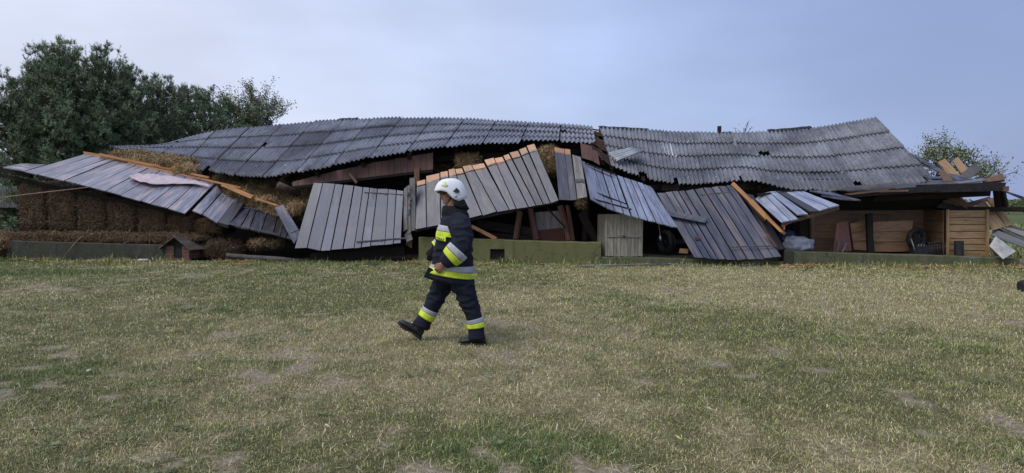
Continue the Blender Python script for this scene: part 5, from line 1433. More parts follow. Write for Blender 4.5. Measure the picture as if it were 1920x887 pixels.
# far fence at the left edge
fe = empty("board_fence", P(5, 385, 30), "dark grey board fence beyond the meadow at the left edge", "fence")
for k in range(14):
    x0 = -40 + k * 5.2
    board("fence_board", P(x0, 349 + random.uniform(-1, 1), 30), P(x0 + 4.7, 349, 30), P(x0 + 4.7, 389, 30), P(x0, 389, 30), M['grey_wood'], fe, seg=1, thick=0.02)
for y in (354, 378): beam("fence_rail", P(-42, y, 30.05), P(34, y, 30.05), 0.05, 0.09, M['grey_wood'], fe)

# ================================================================ TREES
rt = np.random.default_rng(33)
PINEC = np.array([(0.140, 0.190, 0.100), (0.175, 0.228, 0.118), (0.210, 0.260, 0.138), (0.105, 0.150, 0.092)])
def pine(px, ptop, Y, Rc, label, skew=0.0, seed=0, low=0.05, nst=2.1):
    Rc *= 1.5
    rp = np.random.default_rng(seed + 100)
    top = P(px, ptop, Y); base = Vector((top.x + skew, Y, 0)); H = top.z - 0.75
    root = empty("pine_tree", base, label, "pine tree", "trees behind the barn")
    K = 9
    tp = [base.lerp(Vector((top.x, Y, H)), k / K) + Vector((rp.normal(0, 0.04), rp.normal(0, 0.04), 0)) * (0 < k < K) for k in range(K + 1)]
    tr_ = [0.17 * (1 - k / K) ** 0.8 + 0.012 for k in range(K + 1)]
    SP, SD, SL_ = [], [], []     # shoots: position, direction, length
    bt = []
    z = H * low
    while z < H - 0.15:
        f = (z - H * low) / (H * (1 - low))
        rad = Rc * (1 - f) ** 0.58 * (0.55 + 0.45 * math.sin(min(1, f * 3.2) * math.pi / 2)) * rp.uniform(0.75, 1.2)
        cx = Vector((np.interp(z, [p.z for p in tp], [p.x for p in tp]), np.interp(z, [p.z for p in tp], [p.y for p in tp]), z))
        nb = int(rp.integers(6, 9)); a0 = rp.uniform(0, 6.28)
        for b in range(nb):
            an = a0 + b * 6.283 / nb + rp.normal(0, 0.25)
            L = max(0.25, rad * rp.uniform(0.7, 1.15))
            up = 0.12 + 1.15 * f ** 1.5 + rp.normal(0, 0.12)
            d = Vector((math.cos(an), math.sin(an), up)).normalized()
            pts = [cx]
            m = max(3, int(L / 0.28))
            for k in range(1, m + 1):
                t = k / m
                q = cx + d * (L * t) + Vector((0, 0, (0.22 * t * t - 0.12 * t) * L * (1 - f * 0.6) + (0.5 * t ** 3 * rp.uniform(0.4, 1.4) if f > 0.35 else 0))) + Vector(rp.normal(0, 0.03, 3))
                pts.append(q)
            bt.append((pts, [0.035 * (1 - f * 0.6) * (1 - k / m) + 0.008 for k in range(m + 1)]))
            for k in range(1, m + 1):
                t = k / m
                if t < 0.22 and L > 0.8: continue
                for s in range(2 + int(rp.random() < 0.75 * (1 - f)) + int(L > 2)):
                    sd = (pts[k] - pts[k - 1]).normalized() * rp.uniform(0.3, 1.0) + Vector(rp.normal(0, 0.6, 3)) + Vector((0, 0, 0.05 + 0.4 * f))
                    sd.normalize(); tip = pts[k] + sd * rp.uniform(0.08, 0.5) * (1 - 0.35 * t)
                    for q_ in range(6):
                        e_ = (sd * 0.7 + Vector(rp.normal(0, 0.5, 3)) + Vector((0, 0, 0.25 + 0.45 * f))).normalized()
                        SP.append(tip + e_ * 0.03); SD.append(e_); SL_.append(rp.uniform(0.12, 0.26))
                if t > 0.99 and f > 0.3:
                    for s in range(3): SP.append(pts[k]); SD.append((d * 0.4 + Vector((rp.normal(0, .25), rp.normal(0, .25), 0.9))).normalized()); SL_.append(rp.uniform(0.3, 0.55))
        z += 0.36 + 0.12 * (1 - f)
    # leader with candle shoots
    for k in range(5):
        SP.append(Vector((top.x, Y, H - 0.12 * k))); SD.append(Vector((rp.normal(0, .3 * (k > 0)), rp.normal(0, .3 * (k > 0)), 1)).normalized()); SL_.append(0.34)
    for k in range(8):       # upright leaders with whorls of candle shoots
        w0 = Vector((top.x + rp.normal(0, 0.5), Y + rp.normal(0, 0.5), H - abs(rp.normal(0.35, 0.4)) + 0.1)); hl = rp.uniform(0.45, 0.95)
        ln_ = Vector((rp.normal(0, .12), rp.normal(0, .12), 1)).normalized()
        if k == 0: w0 = Vector((top.x, Y, H)); hl = 0.85
        bt.append(([w0 - ln_ * 0.6, w0, w0 + ln_ * hl], [0.018, 0.014, 0.006]))
        m_ = 0.1
        while m_ < hl:
            for q_ in range(4):
                a_ = rp.uniform(0, 6.28); e_ = (Vector((math.cos(a_), math.sin(a_), 0)) * 0.75 + ln_ * 0.8).normalized()
                SP.append(w0 + ln_ * m_ + e_ * 0.02); SD.append(e_); SL_.append(rp.uniform(0.12, 0.24) * (1.15 - 0.6 * m_ / hl))
            m_ += 0.15
        SP.append(w0 + ln_ * (hl - 0.15)); SD.append(ln_); SL_.append(0.25)
    V, F = merge([tube_geo(tp, tr_, 8)] + [tube_geo(p, r, 4, False) for p, r in bt])
    mk("trunk", V, F, M['bark'], root, smooth=True)
    SP, SD, SL_ = np.array(SP), np.array(SD), np.array(SL_); n = len(SP); nn = 18
    t = rp.random((n, nn)); 
    rnd = rp.normal(0, 1, (n, nn, 3)); D = SD[:, None, :]
    rnd -= D * (rnd * D).sum(-1, keepdims=True); rnd /= np.linalg.norm(rnd, axis=-1, keepdims=True)
    st = SP[:, None, :] + D * (t * SL_[:, None])[..., None]
    nd = rnd * 0.75 + D * 0.75; nd /= np.linalg.norm(nd, axis=-1, keepdims=True)
    ln = rp.uniform(0.07, 0.13, (n, nn))[..., None]
    sd = np.cross(nd, rnd + rp.normal(0, .2, rnd.shape)); sd /= np.linalg.norm(sd, axis=-1, keepdims=True) + 1e-9
    wv = 0.008
    VV = np.stack([st - sd * wv, st + sd * wv, st + nd * ln], 2).reshape(-1, 3)
    FF = np.arange(len(VV)).reshape(-1, 3)
    clp = np.array([mnoise.noise(Vector(x) * 0.9 + Vector((seed, 0, 0))) for x in SP]) * 0.7 + 1.0
    base_c = PINEC[rp.integers(0, 4, n)] * (rp.uniform(0.7, 1.4, n) * clp)[:, None]
    CC = np.repeat(base_c, nn * 3, axis=0)
    tri_mesh("crown", VV, FF, M['leaf'], root, col=CC)
    return root
pines = [(18, 162, 31, 1.9, "low leaning pine at the left edge", 0.3), (98, 86, 32, 2.3, "tallest pine with three spiky tops", 0.1), (127, 88, 33.5, 2.0, "pine just behind the tallest one", 0),
         (66, 122, 33, 2.1, "pine between the tallest pine and the left edge", -0.2), (188, 98, 33.5, 2.1, "second tallest spiky pine", 0), (238, 130, 35, 2.2, "dense pine right of the second tallest one", 0.1),
         (296, 148, 37, 2.1, "round topped pine in the middle of the row", 0), (338, 165, 39, 2.0, "pine left of the three small spires", 0), (380, 168, 40, 1.8, "narrow pine, first of the small spires", 0),
         (418, 184, 42, 1.7, "narrow pine beside the pale birch", 0.1), (150, 170, 36, 2.6, "wide pine filling the gap behind the two tallest", 0), (262, 200, 40, 2.6, "wide low pine behind the middle of the row", 0)]
for i, (px, pt, Y, rc, lab, sk) in enumerate(pines): pine(px, pt, Y, rc, lab, sk, i)
def broadleaf(base, H, spread, leaf_n, leaf_s, cols, label, seed, name="apple_tree", trunk_h=0.35, bias=(0, 0), bark='bark_grey', levels=4, droop=0.0, upw=0.5, kids=(3, 4)):
    rp = random.Random(seed); root = empty(name, base, label, name.replace("_", " "), "trees behind the barn")
    segs, tips = [], []
    def grow(p, d, L, r, lev):
        m = 5; pts = [p]; dd = d.copy()
        for k in range(m):
            dd = (dd + Vector((rp.gauss(0, .16), rp.gauss(0, .16), rp.gauss(0.03, .12) - droop * (lev > 2)))).normalized(); pts.append(pts[-1] + dd * (L / m))
        segs.append((pts, [r * (1 - 0.45 * k / m) for k in range(m + 1)]))
        if lev >= 2:
            for k in range(1, m + 1): tips.append((pts[k], dd, lev))
        if lev >= levels: return
        for k in range(rp.randint(*kids)):
            j = rp.randint(2, m) if lev else m
            nd = (dd * 0.75 + Vector((rp.gauss(bias[0], .75) * spread, rp.gauss(bias[1], .6) * spread, rp.gauss(upw * 0.45, .35)))).normalized()
            grow(pts[j], nd, L * rp.uniform(0.58, 0.82), r * 0.55, lev + 1)
    b0 = Vector(base); grow(b0, Vector((0.05, 0, 1)), H * trunk_h, H * 0.022, 0)
    V, F = merge([tube_geo(p, r, 6 if r[0] > 0.03 else 4, False) for p, r in segs]); mk("trunk", V, F, M[bark], root, smooth=True)
    n = len(tips); rl_ = np.random.default_rng(seed)
    TP = np.array([tuple(t[0]) for t in tips]); wt = np.array([1.0 if t[2] >= 3 else 0.35 for t in tips])
    clump = np.clip(np.array([mnoise.noise(Vector(t) * 1.7 + Vector((seed, 0, 0))) for t in TP]) * 1.6 + 0.6, 0.08, 1)
    i = rl_.choice(n, leaf_n, p=wt * clump / (wt * clump).sum())
    c = TP[i] + rl_.normal(0, 0.07 * H / 4, (leaf_n, 3))
    a = rl_.normal(0, 1, (leaf_n, 3)); a /= np.linalg.norm(a, axis=1)[:, None]
    s = np.cross(a, rl_.normal(0, 1, (leaf_n, 3))); s /= np.linalg.norm(s, axis=1)[:, None]
    l = leaf_s * rl_.uniform(0.7, 1.3, (leaf_n, 1)); V = np.stack([c - a * l, c + s * l * .5, c + a * l, c - s * l * .5], 1).reshape(-1, 3)
    b = np.arange(leaf_n)[:, None] * 4; F = np.concatenate([b + np.array([[0, 1, 2]]), b + np.array([[0, 2, 3]])])
    cc = np.array(cols)[rl_.integers(0, len(cols), leaf_n)] * rl_.uniform(0.75, 1.25, (leaf_n, 1))
    tri_mesh("crown", V, F, M['leaf'], root, col=np.repeat(cc, 4, 0))
    return root
BIRCH = [(0.19, 0.215, 0.125), (0.15, 0.18, 0.10), (0.23, 0.245, 0.155)]
bp = P(478, 182, 44); broadleaf((bp.x - 1.45, 44, 0), bp.z * 1.0, 0.34, 13000, 0.06, BIRCH, "pale feathery birch beside the roof ridge", 4, "birch_tree", 0.42, levels=4, droop=0.03, upw=1.0)
APP = [(0.10, 0.125, 0.05), (0.14, 0.16, 0.07), (0.075, 0.10, 0.04), (0.19, 0.20, 0.11)]
ab = P(1795, 380, 25)
broadleaf((ab.x + 0.05, 25, 0), 5.2, 1.1, 4000, 0.045, [tuple(x * 1.35 for x in q) for q in APP], "gnarled apple tree with sparse leaves behind the shed", 12, "apple_tree", 0.34, levels=5, upw=0.55, kids=(3, 4))
p0 = P(1800, 330, 25)
# far hedge line on the horizon both sides
hv = []
hb = empty("hedgerow", (0, 95, 0), "distant pale green hedge on the horizon at the right edge", "hedge")
hb["kind"] = "stuff"
n = 30000
hx = np.concatenate([rt.uniform(45, 110, n // 2), rt.uniform(-110, -45, n // 2)]); hy = 95 + rt.normal(0, 1.2, n)
hh = (1.0 + 1.6 * fbm(hx * 0.25, hx * 0 + 3, 5, 3)) * np.sqrt(rt.random(n))
c = np.stack([hx, hy, hh], -1); a = rt.normal(0, 1, (n, 3)); a /= np.linalg.norm(a, axis=1)[:, None]; s = np.cross(a, rt.normal(0, 1, (n, 3))); s /= np.linalg.norm(s, axis=1)[:, None]
V = np.stack([c - a * .16, c + s * .1, c + a * .16, c - s * .1], 1).reshape(-1, 3); b = np.arange(n)[:, None] * 4
tri_mesh("foliage", V, np.concatenate([b + np.array([[0, 1, 2]]), b + np.array([[0, 2, 3]])]), M['leaf'], hb, col=np.repeat(np.array(APP)[rt.integers(0, 3, n)] * 1.1, 4, 0))
sb2 = broadleaf(P(1408, 380, 28).xy.to_3d(), 4.1, 0.4, 500, 0.05, [(0.06, 0.09, 0.03)], "small sapling tip poking above the right roof ridge", 30, "sapling_tree", 0.5, levels=3)

# ================================================================ FIREFIGHTER
def cloth(name, color, rough=0.85, amp=0.18):
    t = NT(name); v = objvec(t)
    n = t.noise(v, 5.0, 4, 0.6); f_ = t.noise(v, 220.0, 2, 0.5)
    hs = t.new("HueSaturation"); t.link(t.rng(n, 0.3, 0.7, 1 - amp, 1 + amp), hs.inputs["Value"]); hs.inputs["Color"].default_value = (*color, 1)
    return t.out(hs.outputs[0], rough, f_, 0.25, 0.002, 0.25)
M['navy'] = cloth("navy_turnout_cloth", (0.0105, 0.0125, 0.023))
M['black_cloth'] = cloth("black_cloth", (0.010, 0.010, 0.012))
M['silver'] = cloth("silver_reflective_tape", (0.40, 0.41, 0.43), 0.5, 0.3)
M['yellow'] = cloth("fluorescent_yellow_tape", (0.57, 0.68, 0.055), 0.65, 0.32)
M['skin'] = cloth("weathered_skin", (0.33, 0.175, 0.125), 0.55, 0.12)
M['helmet'] = plain("white_helmet_shell", (0.78, 0.79, 0.80), 0.22, 0.5, nscale=4, amp=0.03)
M['visor'] = plain("dark_visor", (0.02, 0.02, 0.022), 0.15, 0.6)
M['boot'] = plain("black_boot_leather", (0.014, 0.014, 0.015), 0.45, 0.4, nscale=15, amp=0.3, bump=0.2)
M['sole'] = plain("boot_sole", (0.022, 0.021, 0.020), 0.8, 0.3)
PS = 171.0
PYD = FPX / PS
FOOT = 644.0
PX0 = (850 - 960) / FPX * PYD
def pp(px, py, y=0.0): return Vector((PX0 + (px - 850) / PS, PYD + y, (FOOT - py) / PS))
def loft(rings, n=26, side=None):
    """rings: (centre Vector, half in-plane, half depth); planes perpendicular to the path, depth axis = world Y"""
    V, F = [], []
    m = len(rings)
    for i, (c, a, b) in enumerate(rings):
        t = (rings[min(i + 1, m - 1)][0] - rings[max(i - 1, 0)][0]).normalized()
        u = Vector((0, 1, 0)); u = (u - t * u.dot(t)).normalized(); s = u.cross(t).normalized()
        for j in range(n):
            an = 2 * math.pi * j / n; ca, sa = math.cos(an), math.sin(an)
            e = (abs(ca) ** 2.15 + abs(sa) ** 2.15) ** (-1 / 2.15)
            V.append(c + s * (ca * e * a) + u * (sa * e * b))
    for i in range(m - 1):
        for j in range(n): F.append((i * n + j, i * n + (j + 1) % n, (i + 1) * n + (j + 1) % n, (i + 1) * n + j))
    F.append(tuple(range(n - 1, -1, -1))); k = (m - 1) * n; F.append(tuple(k + j for j in range(n)))
    return V, F
def smooth_rings(r, k=3):
    """densify rings with a Catmull spline"""
    C = [x[0] for x in r]; out = []
    for i in range(len(r) - 1):
        for j in range(k):
            s = i + j / k; f = j / k; g = f
            out.append((curve(C, s), r[i][1] * (1 - g) + r[i + 1][1] * g, r[i][2] * (1 - g) + r[i + 1][2] * g))
    out.append(r[-1]); return out
def ell(c, rx, ry, rz, rot=0.0, n=16, m=10):
    V, F = [], []
    cr, sr = math.cos(rot), math.sin(rot)
    for i in range(m + 1):
        th = math.pi * i / m
        for j in range(n):
            ph = 2 * math.pi * j / n
            x, y, z = rx * math.sin(th) * math.cos(ph), ry * math.sin(th) * math.sin(ph), rz * math.cos(th)
            V.append(Vector(c) + Vector((x * cr - z * sr, y, x * sr + z * cr)))
    for i in range(m):
        for j in range(n): F.append((i * n + j, i * n + (j + 1) % n, (i + 1) * n + (j + 1) % n, (i + 1) * n + j))
    return V, F
def fuse(name, geos, mat, parent, voxel=0.011, smooth=4, wr=0.0, wfreq=9.0, wstretch=(1, 1, 1), base=None, flat=()):
    """one continuous skin over overlapping volumes (voxel remesh, relaxed, with cloth folds)"""
    V, F = merge(geos)
    me = bpy.data.meshes.new(name); me.from_pydata([tuple(v) for v in V], [], F)
    bm = bmesh.new(); bm.from_mesh(me); bmesh.ops.recalc_face_normals(bm, faces=bm.faces); bm.to_mesh(me); bm.free()
    o = bpy.data.objects.new(name, me); COL.objects.link(o)
    md = o.modifiers.new("r", 'REMESH'); md.mode = 'VOXEL'; md.voxel_size = voxel
    dg = bpy.context.evaluated_depsgraph_get(); dg.update()
    m2 = bpy.data.meshes.new_from_object(o.evaluated_get(dg)); bpy.data.objects.remove(o); bpy.data.meshes.remove(me)
    bm = bmesh.new(); bm.from_mesh(m2)
    for _ in range(smooth): bmesh.ops.smooth_vert(bm, verts=bm.verts, factor=0.5, use_axis_x=True, use_axis_y=True, use_axis_z=True)
    bm.normal_update()
    b0 = base if base is not None else wloc(parent)
    for v in bm.verts:
        if wr:
            q = Vector((v.co.x * wstretch[0], v.co.y * wstretch[1], v.co.z * wstretch[2])) * wfreq
            k = (1 - 2.6 * abs(mnoise.noise(q)) ** 0.8) * 0.8 + mnoise.noise(q * 2.1 + Vector((5, 1, 2))) * 0.5
            m = 1.0
            for (fc, fr) in flat: m = min(m, max(0.12, ((v.co - fc).length - fr) / 0.08 + 0.12))
            if flat and abs(v.co.z - FZ) < 0.11: m = min(m, 0.2)
            v.co = v.co + v.normal * (wr * k * min(m, 1.0))
    for v in bm.verts: v.co -= b0
    for f in bm.faces: f.smooth = True
    m2.materials.clear(); m2.materials.append(mat); bm.to_mesh(m2); bm.free(); m2.name = name
    o = bpy.data.objects.new(name, m2); COL.objects.link(o)
    if parent is not None: o.parent = parent
    else: o.location = b0
    return o
pxm = 1 / PS
def ring(px, py, hw, d, y=0.0): return (pp(px, py, y), hw * pxm, d)
torso = smooth_rings([ring(856, 390, 15, .085), ring(857, 399, 19, .12), ring(857, 406, 23, .18), ring(855, 416, 28, .22), ring(852, 432, 32, .235), ring(850.5, 455, 34.5, .24),
                      ring(849.5, 478, 37, .245), ring(848.5, 500, 39.5, .25), ring(846, 514, 43, .268), ring(845, 522, 44, .268), ring(844.5, 525, 44, .268)])
arm_n = smooth_rings([ring(860, 409, 15, .085, -.15), ring(866, 420, 18.5, .095, -.225), ring(870, 440, 19, .095, -.265), ring(868, 458, 19.5, .092, -.285), ring(857, 471, 19.5, .088, -.295), ring(845, 482, 16, .078, -.295), ring(836, 490, 11.5, .062, -.29)])
arm_f = smooth_rings([ring(855, 409, 15, .085, .15), ring(852, 425, 17, .095, .23), ring(840, 445, 16, .095, .28), ring(822, 459, 14, .085, .29), ring(808, 468, 10.5, .065, .28)])
hip = Vector
leg_n = smooth_rings([ring(861, 512, 23, .115, -.09), ring(867, 530, 21.5, .12, -.095), ring(873, 547, 19, .115, -.10), ring(880, 566, 16.8, .105, -.10), ring(887, 584, 15, .098, -.10), ring(891.5, 602, 14.6, .095, -.10), ring(893.5, 618, 15, .097, -.10), ring(894, 632, 15.6, .10, -.10)])
leg_f = smooth_rings([ring(840, 512, 23, .115, .09), ring(831, 530, 21.5, .12, .10), ring(821, 549, 18.5, .115, .10), ring(811, 569, 16, .105, .10), ring(802, 587, 14.2, .098, .10), ring(793, 602, 15, .097, .10), ring(785, 616, 17.5, .10, .10)])
# ---- hands
def hand(wrist, dirv, side, glove=False, curl=0.6):
    """palm + five unequal bent fingers; dirv = from wrist to knuckles, side = thumb side"""
    d, s = Vector(dirv).normalized(), Vector(side).normalized(); s = (s - d * s.dot(d)).normalized(); n = d.cross(s).normalized()
    g = 1.12 if glove else 1.0; geos = []
    w = Vector(wrist)
    pal = [(w - d * 0.03, .028 * g, .022 * g), (w + d * 0.02, .036 * g, .020 * g), (w + d * 0.055, .042 * g, .018 * g), (w + d * 0.088, .041 * g, .015 * g)]
    V, F = [], []
    nn = 14
    for (c, a, b) in pal:
        for j in range(nn):
            an = 2 * math.pi * j / nn; V.append(c + s * math.cos(an) * a + n * math.sin(an) * b)
    for i in range(3):
        for j in range(nn): F.append((i * nn + j, i * nn + (j + 1) % nn, (i + 1) * nn + (j + 1) % nn, (i + 1) * nn + j))
    F.append(tuple(range(nn - 1, -1, -1))); F.append(tuple(3 * nn + j for j in range(nn))); geos.append((V, F))
    for k, (off, L) in enumerate(((.030, .072), (.011, .080), (-.009, .074), (-.028, .058))):
        p = w + d * 0.082 + s * off * g; pts = [p - d * 0.02]; an = 0.15
        for q, fr in enumerate((.45, .32, .23)):
            an += curl * (0.55 + 0.35 * q); e = d * math.cos(an) + n * math.sin(an)
            if q == 0: pts.append(p)
            pts.append(pts[-1] + e * (L * fr))
        geos.append(tube_geo(pts, [.0095 * g, .0100 * g, .0092 * g, .0085 * g, .0068 * g], 8))
    p = w + d * 0.022 + s * 0.03 * g; e1 = (d * 0.75 + s * 0.6 + n * 0.25).normalized(); e2 = (d * 0.95 + s * 0.1 + n * 0.35).normalized()
    geos.append(tube_geo([p - e1 * .015, p + e1 * 0.03, p + e1 * 0.034 + e2 * 0.026, p + e1 * 0.034 + e2 * .046], [.0135 * g, .0125 * g, .011 * g, .008 * g], 8))
    return geos
near_hand = hand(pp(835, 490, -.29), (-0.62, 0.10, -0.78), (-0.75, -0.1, 0.65), curl=0.95)
far_hand = hand(pp(807, 470, .28), (-0.35, 0.0, -0.94), (-0.9, 0.1, 0.35), True, 0.35)
# ---- body (one continuous skin: head, neck, trunk, limbs, bare near hand)
hc = pp(844, 362)
FW = Vector((-0.93, -0.33, -0.13)).normalized()      # the way the face looks: left, a little to the camera, downwards
RT = FW.cross(Vector((0, 0, 1))).normalized(); UPH = RT.cross(FW).normalized()
def hp(f, r, u): return hc + FW * f + RT * r + UPH * u
def hell(f, r, u, a, b, c, n=14, m=9):
    V, F = ell((0, 0, 0), a, b, c, 0, n, m); return [hc + FW * (f + v.x) + RT * (r + v.y) + UPH * (u + v.z) for v in V], F
head = [hell(-.012, 0, .03, .098, .074, .105, 20, 14), hell(.040, 0, -.035, .056, .056, .085), hell(.058, 0, -.088, .032, .036, .026), hell(.080, 0, -.062, .018, .026, .018),
        tube_geo([hp(.086, 0, .018), hp(.104, 0, -.012), hp(.112, 0, -.028), hp(.096, 0, -.036)], [.010, .012, .015, .012], 8), hell(.078, 0, .028, .018, .055, .012),
        hell(.060, .040, -.018, .022, .020, .018), hell(.060, -.040, -.018, .022, .020, .018), hell(.088, 0, -.056, .010, .023, .006), hell(-.005, .073, -.012, .022, .010, .030), hell(-.005, -.073, -.012, .022, .010, .030)]
neck = loft([ring(850, 405, 11, .065), ring(848, 385, 10, .06), ring(846, 370, 9.5, .055)], 16)
def shrink(r, k): return [(c, a * k, b * k) for c, a, b in r]
body_geos = head + [neck, loft(shrink(torso[4:-2], .72)), loft(shrink(arm_n, .6)), loft(shrink(arm_f, .6)), loft(shrink(leg_n, .66)), loft(shrink(leg_f, .66))] + near_hand
pbase = Vector((PX0, PYD, 0))
person = fuse("person", body_geos, M['skin'], None, 0.0065, 2, base=pbase)
tag(person, "walking firefighter in dark turnout gear with yellow bands and a white helmet", "person")
for s in (-1, 1):
    V, F = hell(.083, s * .031, .004, .006, .014, .007, 10, 6); mk("eye", V, F, M['black_cloth'], person, smooth=True)
    mk("eyebrow", *tube_geo([hp(.087, s * .016, .026), hp(.088, s * .032, .030), hp(.078, s * .048, .026)], [.004, .005, .003], 6), M['black_cloth'], person)
mk("moustache", *tube_geo([hp(.088, -.024, -.052), hp(.101, 0, -.047), hp(.088, .024, -.052)], [.003, .0055, .003], 6), cloth("grey_hair", (0.16, 0.13, 0.115)), person, smooth=True)
# ---- clothing
FZ = pp(850, 505).z
jacket = fuse("jacket", [loft(torso), loft(arm_n), loft(arm_f)], M['navy'], person, 0.011, 3, wr=0.015, wfreq=6.5, wstretch=(1, 1, 1.9), flat=((pp(850, 474, -.29), .14), (pp(812, 466, .28), .12), (pp(833, 436, -.22), .10)))
trousers = fuse("trousers", [loft([ring(850, 505, 32, .21), ring(850, 516, 31, .21), ring(850, 526, 26, .18), ring(850, 532, 12, .10)]), loft(leg_n), loft(leg_f)], M['navy'], person, 0.011, 3, wr=0.015, wfreq=6.5, wstretch=(1, 1, 2.1), flat=((pp(891, 603, -.1), .13), (pp(799, 590, .1), .13)))
# hem flap blown forward, front edge
fl1 = slab("front_flap", [pp(806, 498, -.17), pp(796, 517, -.12), pp(812, 522, -.14), pp(816, 503, -.2)], 0.02, M['navy'], person)
# high collar around chin and helmet neck curtain
coll = fuse("collar", [loft(smooth_rings([ring(855, 404, 25, .15), ring(852, 396, 24.5, .135), ring(851, 389, 22.0, .12), ring(851, 384.5, 19.5, .11)]), 24)], M['black_cloth'], person, 0.009, 3, wr=0.005, wfreq=11)
V, F = [], []
NA = 18
for i in range(5):
    t = i / 4
    for j in range(NA + 1):
        an = -1.45 + 2.9 * j / NA     # around the back of the head
        rx, ry = (.115 + .055 * t), (.105 + .035 * t)
        c = hc + Vector((0.02 + 0.02 * t, 0, -0.02 - .145 * t * (0.75 + 0.25 * math.cos(an))))
        V.append(c + Vector((math.cos(an) * rx, -math.sin(an) * ry, 0.012 * math.sin(an * 5) * t)))
for i in range(4):
    for j in range(NA): a = i * (NA + 1) + j; F.append((a, a + 1, a + NA + 2, a + NA + 1))
nc = mk("neck_curtain", V, F, M['black_cloth'], person, smooth=True)
sm = nc.modifiers.new("solid", 'SOLIDIFY'); sm.thickness = 0.012
# glove on the far hand
fuse("glove", far_hand, M['black_cloth'], person, 0.007, 2)
# ---- reflective bands
def bvh(geo): return BVHTree.FromPolygons([tuple(v) for v in geo[0]], geo[1])
def band(parent, rings, s0, s1, mat, off=0.011, n=44, rows=4, a0=0.0, a1=2 * math.pi, name="reflective_band"):
    """tape wrapped round a limb: s0..s1 are positions along its ring list"""
    tree = bvh(loft(rings, 40)); m = len(rings) - 1
    C = [r[0] for r in rings]
    V, F = [], []
    for i in range(rows + 1):
        s = s0 + (s1 - s0) * i / rows; c = curve(C, s); t = (curve(C, min(s + .2, m)) - curve(C, max(s - .2, 0))).normalized()
        u = Vector((0, 1, 0)); u = (u - t * u.dot(t)).normalized(); sd = u.cross(t).normalized()
        for j in range(n + 1):
            an = a0 + (a1 - a0) * j / n; d = sd * math.cos(an) + u * math.sin(an)
            hit = tree.ray_cast(c, d)
            r = (hit[0] - c).length if hit[0] is not None else 0.1
            V.append(c + d * (r + off))
    for i in range(rows):
        for j in range(n): a = i * (n + 1) + j; F.append((a, a + 1, a + n + 2, a + n + 1))
    o = mk(name, V, F, mat, parent, smooth=True)
    sm = o.modifiers.new("solid", 'SOLIDIFY'); sm.thickness = 0.004; sm.offset = 0
    return o
def s_at(rings, py):
    z = (FOOT - py) / PS
    for i in range(len(rings) - 1):
        a, b = rings[i][0].z, rings[i + 1][0].z
        if a >= z >= b: return i + (a - z) / (a - b)
    return len(rings) - 1
band(jacket, torso, s_at(torso, 495.0), s_at(torso, 503.6), M['silver'], off=0.010)
band(jacket, torso, s_at(torso, 504.0), s_at(torso, 514.5), M['yellow'], off=0.010)
band(jacket, arm_n, 10.3, 12.2, M['silver'], off=0.008); band(jacket, arm_n, 12.3, 14.3, M['yellow'], off=0.008)
band(jacket, arm_f, 9.9, 10.7, M['silver'], off=0.008); band(jacket, arm_f, 10.75, 11.5, M['yellow'], off=0.008)
band(trousers, leg_n, s_at(leg_n, 594), s_at(leg_n, 602), M['silver'], off=0.008); band(trousers, leg_n, s_at(leg_n, 602.3), s_at(leg_n, 611), M['yellow'], off=0.008)
band(trousers, leg_f, s_at(leg_f, 581.5), s_at(leg_f, 588.5), M['silver'], off=0.008); band(trousers, leg_f, s_at(leg_f, 588.8), s_at(leg_f, 598.5), M['yellow'], off=0.008)
# chest tape and name tape laid on the near side of the chest
tt_ = bvh(loft(torso, 60))
def drape(px, py, off):
    h_ = tt_.ray_cast(pp(px, py, -1.0), Vector((0, 1, 0)))
    if h_[0] is None: h_ = tt_.find_nearest(pp(px, py, -0.1))
    n_ = h_[1] if h_[1].y < 0 or h_[1].x < 0 else -h_[1]
    return h_[0] + Vector((-0.35, -0.9, 0)).normalized() * off
def patch(parent, tl, tr, br, bl, mat, off, name, nu=14, nv=5):
    V, F = [], []
    for i in range(nv + 1):
        for j in range(nu + 1):
            a = Vector(tl).lerp(Vector(tr), j / nu); b = Vector(bl).lerp(Vector(br), j / nu); q = a.lerp(b, i / nv); V.append(drape(q.x, q.y, off))
    for i in range(nv):
        for j in range(nu): a = i * (nu + 1) + j; F.append((a, a + 1, a + nu + 2, a + nu + 1))
    o = mk(name, V, F, mat, parent, smooth=True); sm = o.modifiers.new("solid", 'SOLIDIFY'); sm.thickness = 0.005; sm.offset = 0; return o
patch(jacket, (826, 419), (844, 422), (848.5, 433.5), (822, 430), M['silver'], 0.016, "chest_tape")
patch(jacket, (822, 430.3), (848.5, 433.8), (851.5, 443), (819.5, 438.5), M['yellow'], 0.016, "chest_tape")
tape = patch(jacket, (821, 438.5), (841, 441.5), (841, 450), (821, 446.5), M['yellow'], 0.022, "name_tape")
tc_ = bpy.data.curves.new("straz", 'FONT'); tc_.body = "STRAŻ"; tc_.size = 1.0; tc_.align_x = 'CENTER'; tc_.align_y = 'CENTER'; tc_.offset = 0.02
to_ = bpy.data.objects.new("straz", tc_); COL.objects.link(to_)
dg = bpy.context.evaluated_depsgraph_get(); dg.update()
tm = bpy.data.meshes.new_from_object(to_.evaluated_get(dg)); bpy.data.objects.remove(to_)
tv = np.array([tuple(v.co) for v in tm.vertices]); mn, mx = tv.min(0), tv.max(0)
V = []
for v in tv:
    u = (v[0] - mn[0]) / (mx[0] - mn[0]); w = (v[1] - mn[1]) / (mx[1] - mn[1])
    x = 823 + 15.5 * u; y = 446.6 + 2.4 * u - 6.0 * w
    V.append(drape(x, y, 0.028))
mk("lettering", V, [tuple(p.vertices) for p in tm.polygons], M['black_cloth'], tape)
# pocket flaps and front closure
patch(jacket, (822, 456), (842, 458), (842, 466), (821, 464), M['navy'], 0.016, "pocket_flap")
